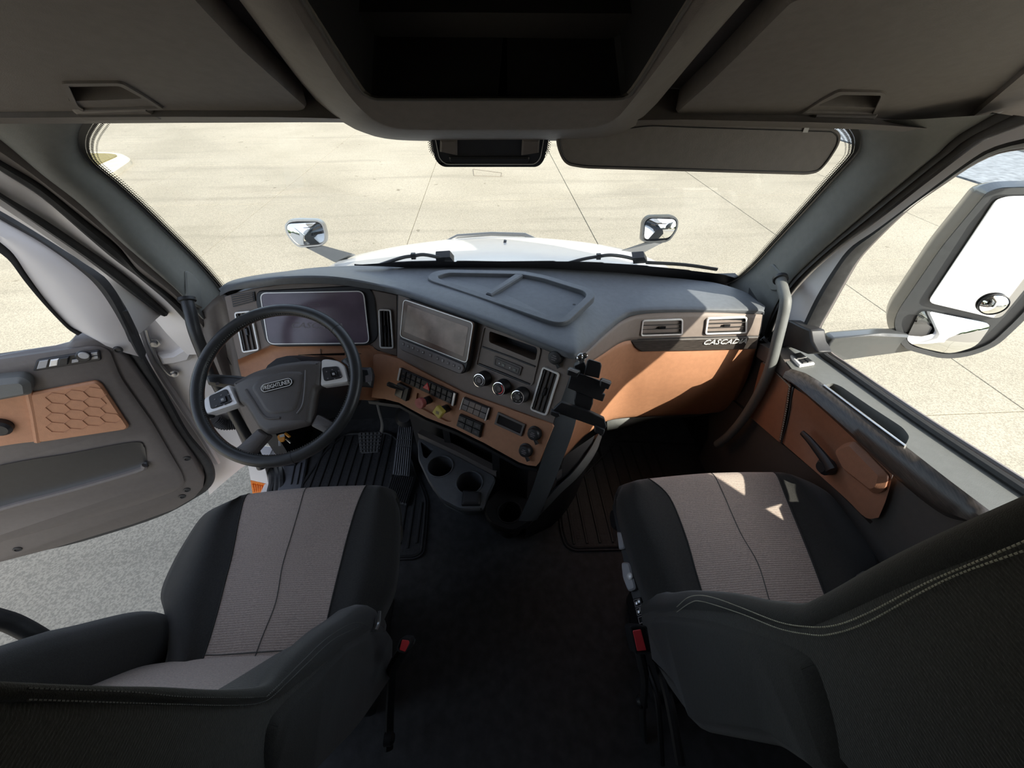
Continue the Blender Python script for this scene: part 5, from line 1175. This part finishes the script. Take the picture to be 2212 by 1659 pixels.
def backrest(root, prof_f, prof_b, xi, xo, ins, sg, stitch, roll_r):
    # prof: (z, y) pairs; xi inner side towards the aisle, xo outer side; sg = direction from inner to outer
    fr = cr([V((0, y, z)) for z, y in prof_f], 5); bk2 = cr([V((0, y, z)) for z, y in prof_b], 5)
    n = 60; fr = resample(fr, n); bk2 = resample(bk2, n)
    def wing(x0, d, m, name):
        xs = [(0, .015), (.006, .004), (.02, 0), (.09, 0), (.10, .004)]
        rows = []
        for dx, ins_ in xs:
            x = x0 + d * dx
            loop = [V((x, p.y - ins_, p.z)) for p in fr] + [V((x, p.y + ins_, p.z)) for p in reversed(bk2)]
            rows.append(loop)
        MB().grid(rows, closed=True).ngon(rows[0]).ngon(rows[-1]).build(name, m, root, angle=50)
    wing(xi, sg, FRB, 'inner_wing'); wing(xo, -sg, FBK, 'outer_wing')
    x0, x1 = xi + sg * .09, xo - sg * .09
    rows = [[V((x, p.y - ins - .02, p.z)) for p in fr] + [V((x, p.y + .03, p.z)) for p in reversed(bk2)] for x in (x0, (x0 + x1) / 2, x1)]
    MB().grid(rows, closed=True).build('back_shell', FRB, root, angle=50)
    k = max(1, int(n * .0)); ins_rows = []
    for p in fr:
        ins_rows.append([V((x0 + (x1 - x0) * t, p.y - ins + .012 * math.sin(math.pi * t), p.z)) for t in [i / 10 for i in range(11)]])
    MB().grid(ins_rows).build('backrest_insert', FGR, root, angle=80)
    def zr(z):
        k = roll_r
        for (a, ra), (b, rb) in zip(k, k[1:]):
            if z <= b: return ra + (rb - ra) * max(0, (z - a) / (b - a))
        return k[-1][1]
    rad = [zr(p.z) for p in fr]
    MB().tube([V((xi + sg * (r_ * .98), p.y - r_ * .2, p.z)) for p, r_ in zip(fr, rad)], rad, 14, up=V((1, 0, 0)), sx=.9).build('inner_bolster', FBK, root, angle=80)
    MB().tube([V((xo - sg * .072, p.y - .034, p.z)) for p in fr], [.07 * min(1, .5 + i / 8) * (1 if q_.z < .72 else max(.35, 1 - (q_.z - .72) * 1.6)) for i, q_ in enumerate(fr)], 14, up=V((1, 0, 0)), sx=1.1).build('outer_bolster', FBK, root, angle=80)
    for l in stitch:
        P_ = resample(cr(l, 6), 190); sm = MB()
        for i in range(0, 189): 
            a, b = P_[i], P_[i + 1]; sm.tube([a, a.lerp(b, .7)], .0008, 5)
        o = sm.build('stitching', THRD if sg > 0 else DTHR, root); o['kind'] = 'stuff'
# driver seat
ds = thing('cab_chair', 'driver seat with a grey fabric insert in front of the steering wheel', 'seat', (-.6, .35, 0))
DR = [[(490, 1086), (508, 1077), (531, 1071), (659, 1057), (789, 1052), (822, 1053), (848, 1062)],
      [(440, 1112), (470, 1105), (517, 1118), (646, 1100), (770, 1095), (818, 1085), (859, 1096)],
      [(400, 1168), (440, 1170), (502, 1196), (630, 1155), (752, 1155), (808, 1150), (859, 1160)],
      [(366, 1230), (415, 1240), (486, 1258), (610, 1222), (735, 1222), (795, 1220), (849, 1248)],
      [(347, 1283), (398, 1300), (470, 1322), (596, 1300), (716, 1300), (775, 1290), (822, 1312)],
      [(356, 1330), (398, 1370), (450, 1390), (565, 1380), (700, 1370), (755, 1362), (800, 1372)],
      [(362, 1404), (395, 1432), (429, 1450), (540, 1452), (680, 1442), (735, 1424), (780, 1424)],
      [(340, 1480), (380, 1500), (410, 1520), (520, 1530), (660, 1520), (715, 1500), (765, 1490)]]
cushion(ds, DR, .56, 0, 0, None, (-.84, -.36))
dl = [[PX(x, y, -.306) for x, y in l] for l in ([(60, 1487), (293, 1496), (407, 1506), (561, 1506), (588, 1494), (651, 1431), (712, 1374), (765, 1345), (795, 1352)], [(60, 1512), (346, 1521), (509, 1524), (570, 1516), (605, 1490), (665, 1432), (722, 1380), (775, 1354)])]
backrest(ds, [(.44, .335), (.50, .333), (.57, .312), (.68, .255), (.774, .209), (.886, .148), (.95, .118), (1.05, .098), (1.162, .084), (1.283, .067), (1.5, .04)],
         [(.385, .26), (.41, .21), (.50, .16), (.60, .11), (.70, .07), (.80, .035), (.95, .0), (1.1, -.03), (1.3, -.05), (1.5, -.06)], -.312, -.945, .07, -1, dl, [(.44, .03), (.52, .045), (.60, .048), (.75, .040), (.87, .030), (.95, .012), (1.2, .006), (1.5, .006)])
MB().prism(rpoly(mapx([(826, 1358), (834, 1374), (831, 1468), (811, 1500), (753, 1583), (684, 1652), (640, 1700), (545, 1700), (538, 1640), (545, 1580), (562, 1540), (602, 1498), (668, 1442), (724, 1388), (775, 1362), (800, 1356)], -.325), .012), V((.022, 0, 0)), inset=.016).build('side_pad', FBK, ds, angle=60)
hr = MB(); 
for z, k in ((1.5, .8), (1.53, 1), (1.68, 1), (1.72, .8)): pass
MB().prism(rpoly([V((-.80, -.04, 1.52)), V((-.44, -.04, 1.52)), V((-.46, -.05, 1.74)), V((-.78, -.05, 1.74))], .05, 5), V((0, .09, 0)), inset=.03).build('headrest', FBK, ds)
MB().tube(cr([PX(-70, 1320, -1.0), PX(0, 1338, -.985), PX(30, 1348, -.98), PX(75, 1372, -.965), PX(125, 1405, -.95)], 5), .017, 10).build('armrest', RUB, ds)
MB().tube(cr([PX(820, 1320, -.30), PX(818, 1345, -.30), PX(812, 1362, -.30)], 4), .004, 6).build('recline_lever', SIL2, ds)
# passenger seat
ps = thing('cab_chair', 'passenger seat with a grey fabric insert beside the brown door panel', 'seat', (.68, .35, 0))
PR = [[(1343, 1052), (1372, 1043), (1406, 1037), (1541, 1025), (1676, 1024), (1712, 1027), (1748, 1040)],
      [(1336, 1075), (1380, 1082), (1446, 1074), (1562, 1066), (1699, 1078), (1755, 1070), (1812, 1082)],
      [(1353, 1140), (1408, 1158), (1480, 1155), (1598, 1148), (1734, 1163), (1800, 1148), (1868, 1155)],
      [(1377, 1215), (1440, 1235), (1503, 1235), (1637, 1217), (1760, 1228), (1832, 1220), (1904, 1225)],
      [(1406, 1292), (1466, 1310), (1522, 1298), (1663, 1300), (1790, 1308), (1850, 1300), (1892, 1292)],
      [(1428, 1358), (1490, 1382), (1548, 1380), (1695, 1390), (1822, 1385), (1880, 1372), (1912, 1356)],
      [(1470, 1410), (1520, 1440), (1580, 1450), (1730, 1460), (1850, 1450), (1905, 1430), (1930, 1410)]]
cushion(ps, PR, .62, 0, 0, None, (.40, .90))
pl2 = [[PX(x, y, .342) for x, y in l] for l in ([(1462, 1311), (1484, 1292), (1510, 1286), (1545, 1292), (1600, 1312), (1680, 1343), (1743, 1354), (1800, 1352), (1870, 1327), (1996, 1262), (2123, 1208), (2212, 1170), (2330, 1120)], [(1462, 1322), (1490, 1303), (1515, 1299), (1596, 1324), (1680, 1357), (1743, 1370), (1790, 1371), (1870, 1346), (2038, 1255), (2212, 1190), (2330, 1150)])]
backrest(ps, [(.50, .32), (.58, .305), (.654, .280), (.74, .258), (.80, .240), (.94, .191), (1.064, .138), (1.117, .128), (1.239, .122), (1.331, .114), (1.55, .09)],
         [(.47, .24), (.504, .20), (.57, .13), (.64, .085), (.75, .06), (.915, .030), (1.05, -.005), (1.2, -.03), (1.55, -.05)], .347, .955, .06, 1, pl2, [(.50, .03), (.62, .036), (.75, .028), (1.0, .018), (1.2, .022), (1.55, .022)])
MB().prism(rpoly([V((.47, -.04, 1.56)), V((.83, -.04, 1.56)), V((.81, -.05, 1.78)), V((.49, -.05, 1.78))], .05, 5), V((0, .09, 0)), inset=.03).build('headrest', FBK, ps)
MB().prism(rpoly(mapx([(1413, 1346), (1423, 1327), (1457, 1321), (1550, 1330), (1650, 1356), (1735, 1382), (1777, 1408), (1802, 1446), (1828, 1520), (1848, 1600), (1860, 1700), (1800, 1690), (1764, 1654), (1701, 1612), (1541, 1582), (1516, 1570), (1482, 1490), (1427, 1435)], .360), .012), V((-.024, 0, 0)), inset=.018).build('side_pad', FBK, ps, angle=60)
# switches on the passenger seat's aisle side
SPN = V((-.80, 0, .60)).normalized(); SQP = (PX(1372, 1250, .365), SPN)
sp4 = MB().prism(mapp([(1322, 1092), (1340, 1180), (1362, 1275), (1384, 1352), (1414, 1352), (1402, 1300), (1385, 1225), (1365, 1130), (1350, 1085)], SQP), SPN * -.04).build('side_panel', PLK, ps)
MB().prism(rpoly(mapp([(1336, 1150), (1350, 1152), (1354, 1186), (1341, 1189)], SQP, .001), .006), SPN * .010, inset=.003).build('seat_switch', GREY, ps)
b5 = MB().prism(rpoly(mapp([(1346, 1216), (1364, 1216), (1379, 1274), (1362, 1280), (1350, 1250)], SQP, .001), .010), SPN * .012, inset=.004).build('seat_switch', GREY, ps)
MB().lathe(PP(1360, 1245, SQP, .0135), SPN, [(.010, 0), (.008, .002), (.0005, .003)], 20).build('switch_dimple', SILV, b5)
rq = mapp([(1369, 1295), (1387, 1290), (1402, 1346), (1383, 1352)], SQP, .001)
rp_ = MB().prism(rpoly(rq, .003), SPN * .005, inset=.001).build('rocker_panel', GLOSS, ps)
for v0, v1 in ((.04, .34), (.37, .66), (.70, .96)): MB().ring(cell([p + SPN * .0055 for p in rq], .12, .88, v0, v1), shrink(cell([p + SPN * .0055 for p in rq], .12, .88, v0, v1), SPN, .002), SPN * .001).build('rocker_frame', KEYM, rp_)
for u, v in ((.36, .2), (.68, .16), (.36, .53), (.68, .49)): MB().lathe(lerp4([p + SPN * .0055 for p in rq], u, v), SPN, [(.0055, 0), (.0045, .003), (.0005, .004)], 12).build('lumbar_button', SIL2, rp_)
MB().lathe(PX(1330, 1122, .37), V((-1, 0, .1)), [(.035, -.03), (.035, .0), (.028, .01)], 20).build('height_knob', PLK, ps)
for pts_, r_ in (([(1415, 1405), (1440, 1490), (1455, 1560), (1470, 1650)], .012), ([(1398, 1440), (1418, 1500), (1425, 1560), (1430, 1650)], .008)):
    MB().tube(cr(mapx(pts_, .40), 4), r_, 8).build('frame_tube', PLK, ps)

# ================================================================ SEAT BELT BUCKLES
def buckle(label, body_, red, slot_, xx, stalk, web):
    n = V((0.0, -.35, .94)).normalized()
    c = PX(*body_[0], xx); pl2 = (c, n); t = thing('seat_belt_buckle', label, 'buckle', c, None)
    b_ = mapp(body_, pl2); MB().prism(rpoly(b_, .005), -n * .05, inset=.0).build('housing', PLK, t, bevel=.003)
    MB().ring(rpoly(b_, .005), shrink(rpoly(b_, .005), n, .0035), n * .003).build('rim', RUB, t)
    MB().prism(rpoly(mapp(red, pl2, .0005), .003), n * .003, inset=.0012).build('release_button', RED, t)
    MB().prism(mapp(slot_, pl2, .0008), n * .0008).build('latch_slot', GLOSS, t)
    s0 = sum(b_, V()) / len(b_) - n * .045; P_ = [s0] + [PX(*q_, xx + e) for q_, e in stalk]
    MB().tube(cr(P_, 4), [.020] + [.018] * 4 + [.013] * (len(cr(P_, 4)) - 5), 8, sx=.55).build('stalk', RUB, t)
    MB().lathe(PX(*web, xx + (.085 if xx > 0 else -.095)), V((-1 if xx > 0 else 1, 0, 0)), [(.018, -.02), (.018, .0), (.010, .008)], 14).build('anchor_bolt', PLK, t)
buckle('red seat belt buckle beside the driver seat', [(857, 1398), (866, 1377), (885, 1379), (887, 1388), (877, 1411), (860, 1408)], [(863, 1404), (869, 1381), (884, 1382), (886, 1388), (876, 1409)], [(860, 1398), (866, 1383), (871, 1385), (865, 1402)], -.25, [((850, 1440), -.035), ((846, 1480), -.067), ((842, 1540), -.10), ((840, 1620), -.104)], (846, 1595))
buckle('red seat belt buckle beside the passenger seat', [(1360, 1354), (1372, 1350), (1396, 1352), (1411, 1405), (1403, 1413), (1373, 1413)], [(1366, 1362), (1384, 1359), (1396, 1405), (1376, 1407)], [(1386, 1359), (1394, 1358), (1405, 1403), (1398, 1405)], .305, [((1390, 1450), .05), ((1392, 1490), .075), ((1388, 1540), .10), ((1394, 1640), .11)], (1380, 1515))

# ================================================================ GRAB BARS ON THE PILLARS
def grab(label, plate_, px, xs, r, rad2, m):
    t = thing('grab_handle', label, 'grab handle', PX(*px[0], xs[0]))
    q_ = [PX(x, y, a) for x, y, a in plate_]; n = (q_[1] - q_[0]).cross(q_[2] - q_[1]).normalized(); n = n if n.dot(CAM - q_[0]) > 0 else -n
    MB().prism(rpoly(q_, .012), n * .012, inset=.004).build('mount', PLP, t)
    P_ = [PX(x, y, a) for (x, y), a in zip(px, xs)]
    MB().tube(cr(P_, 6), r, 14).build('bar', m, t, angle=80)
    d = (P_[1] - P_[0]).normalized(); MB().lathe(P_[0], d, [(r + .006, -.006), (r + .006, .004), (r + .001, .006)], 18).build('collar', PLK, t)
grab('curved grey grab handle on the right windscreen pillar', [(1672, 568, 1.0), (1699, 595, 1.0), (1692, 628, 1.0), (1671, 628, 1.0), (1649, 592, 1.0)],
     [(1686, 603), (1692, 628), (1697, 652), (1690, 690), (1679, 735), (1668, 778), (1656, 815), (1634, 860), (1605, 905), (1575, 940), (1550, 960)], [.96, .945, .935, .935, .935, .935, .935, .935, .93, .92, .92], .0165, 0, LEDGE)
grab('black grab handle on the left windscreen pillar by the open door', [(393, 583, -1.0), (408, 590, -1.0), (425, 607, -1.0), (432, 668, -1.0), (398, 650, -1.0)],
     [(404, 648), (412, 678), (420, 712), (436, 755), (462, 815), (492, 870), (520, 920), (545, 965), (566, 1010)], [-.97, -.96, -.955, -.955, -.955, -.955, -.955, -.955, -.95], .018, 0, LEA)

# ================================================================ TABLET MOUNT ON THE STACK'S CORNER
mt = thing('tablet_mount', 'black plastic tablet mount with spring arms clamped beside the right dash vent', 'mount', PP(1270, 850, CS, .10))
MN_ = (CSN * .75 + V((.1, -.5, .35))).normalized(); TM = (PP(1270, 850, CS, .09), MN_)
def tm(l, off=0.0): return mapp(l, TM, off)
def mp_(name, l, t, m=PLK, off=0.0, bev=.002): return MB().prism(tm(l, off), -MN_ * t, inset=.0).build(name, m, mt, bevel=bev)
mp_('ball_bracket', [(1246, 770), (1252, 764), (1262, 764), (1266, 772), (1261, 786), (1252, 790)], .02, SIL2, -.03)
for x, y in ((1252, 773), (1263, 768)): MB().lathe(PP(x, y, TM, -.028), MN_, [(.007, -.004), (.007, .004), (.004, .006)], 12).build('bracket_screw', CHRM, mt)
mp_('arm', [(1240, 790), (1262, 782), (1270, 800), (1258, 812), (1238, 805)], .05, PLK, -.02)
mp_('back_plate', [(1272, 776), (1298, 784), (1300, 790), (1294, 818), (1262, 810), (1268, 780)], .012, PLK, .0)
mp_('cross_plate', [(1228, 826), (1232, 812), (1255, 808), (1296, 823), (1310, 838), (1302, 851), (1308, 852), (1302, 868), (1284, 862), (1225, 838)], .016, PLK, -.004)
mp_('spring_arm', [(1226, 798), (1231, 795), (1254, 803), (1246, 816), (1224, 810)], .024, PLK, .02)
mp_('spring_arm', [(1297, 822), (1302, 819), (1322, 826), (1314, 842), (1296, 836)], .024, PLK, .02)
mp_('clamp_top', [(1226, 799), (1231, 795.5), (1252, 802), (1247, 807)], .004, GREY, .023, .001)
mp_('clamp_top', [(1297, 823), (1303, 819.5), (1321, 826), (1318, 831)], .004, GREY, .023, .001)
mp_('stem', [(1244, 846), (1282, 860), (1281, 872), (1274, 890), (1242, 878), (1240, 866)], .018, PLK, -.008)
mp_('lower_tray', [(1195, 884), (1212, 869), (1274, 890), (1306, 905), (1311, 922), (1303, 932), (1282, 920), (1196, 890)], .022, PLK, .012)
mp_('tray_foot', [(1189, 888), (1208, 894), (1211, 899), (1203, 903), (1188, 896)], .03, PLK, .026)
mp_('tray_foot', [(1285, 920), (1307, 929), (1305, 938), (1298, 940), (1284, 934)], .03, PLK, .026)
mp_('latch', [(1294, 936), (1300, 934), (1304, 937), (1302, 942), (1295, 941)], .01, PLK, .022)
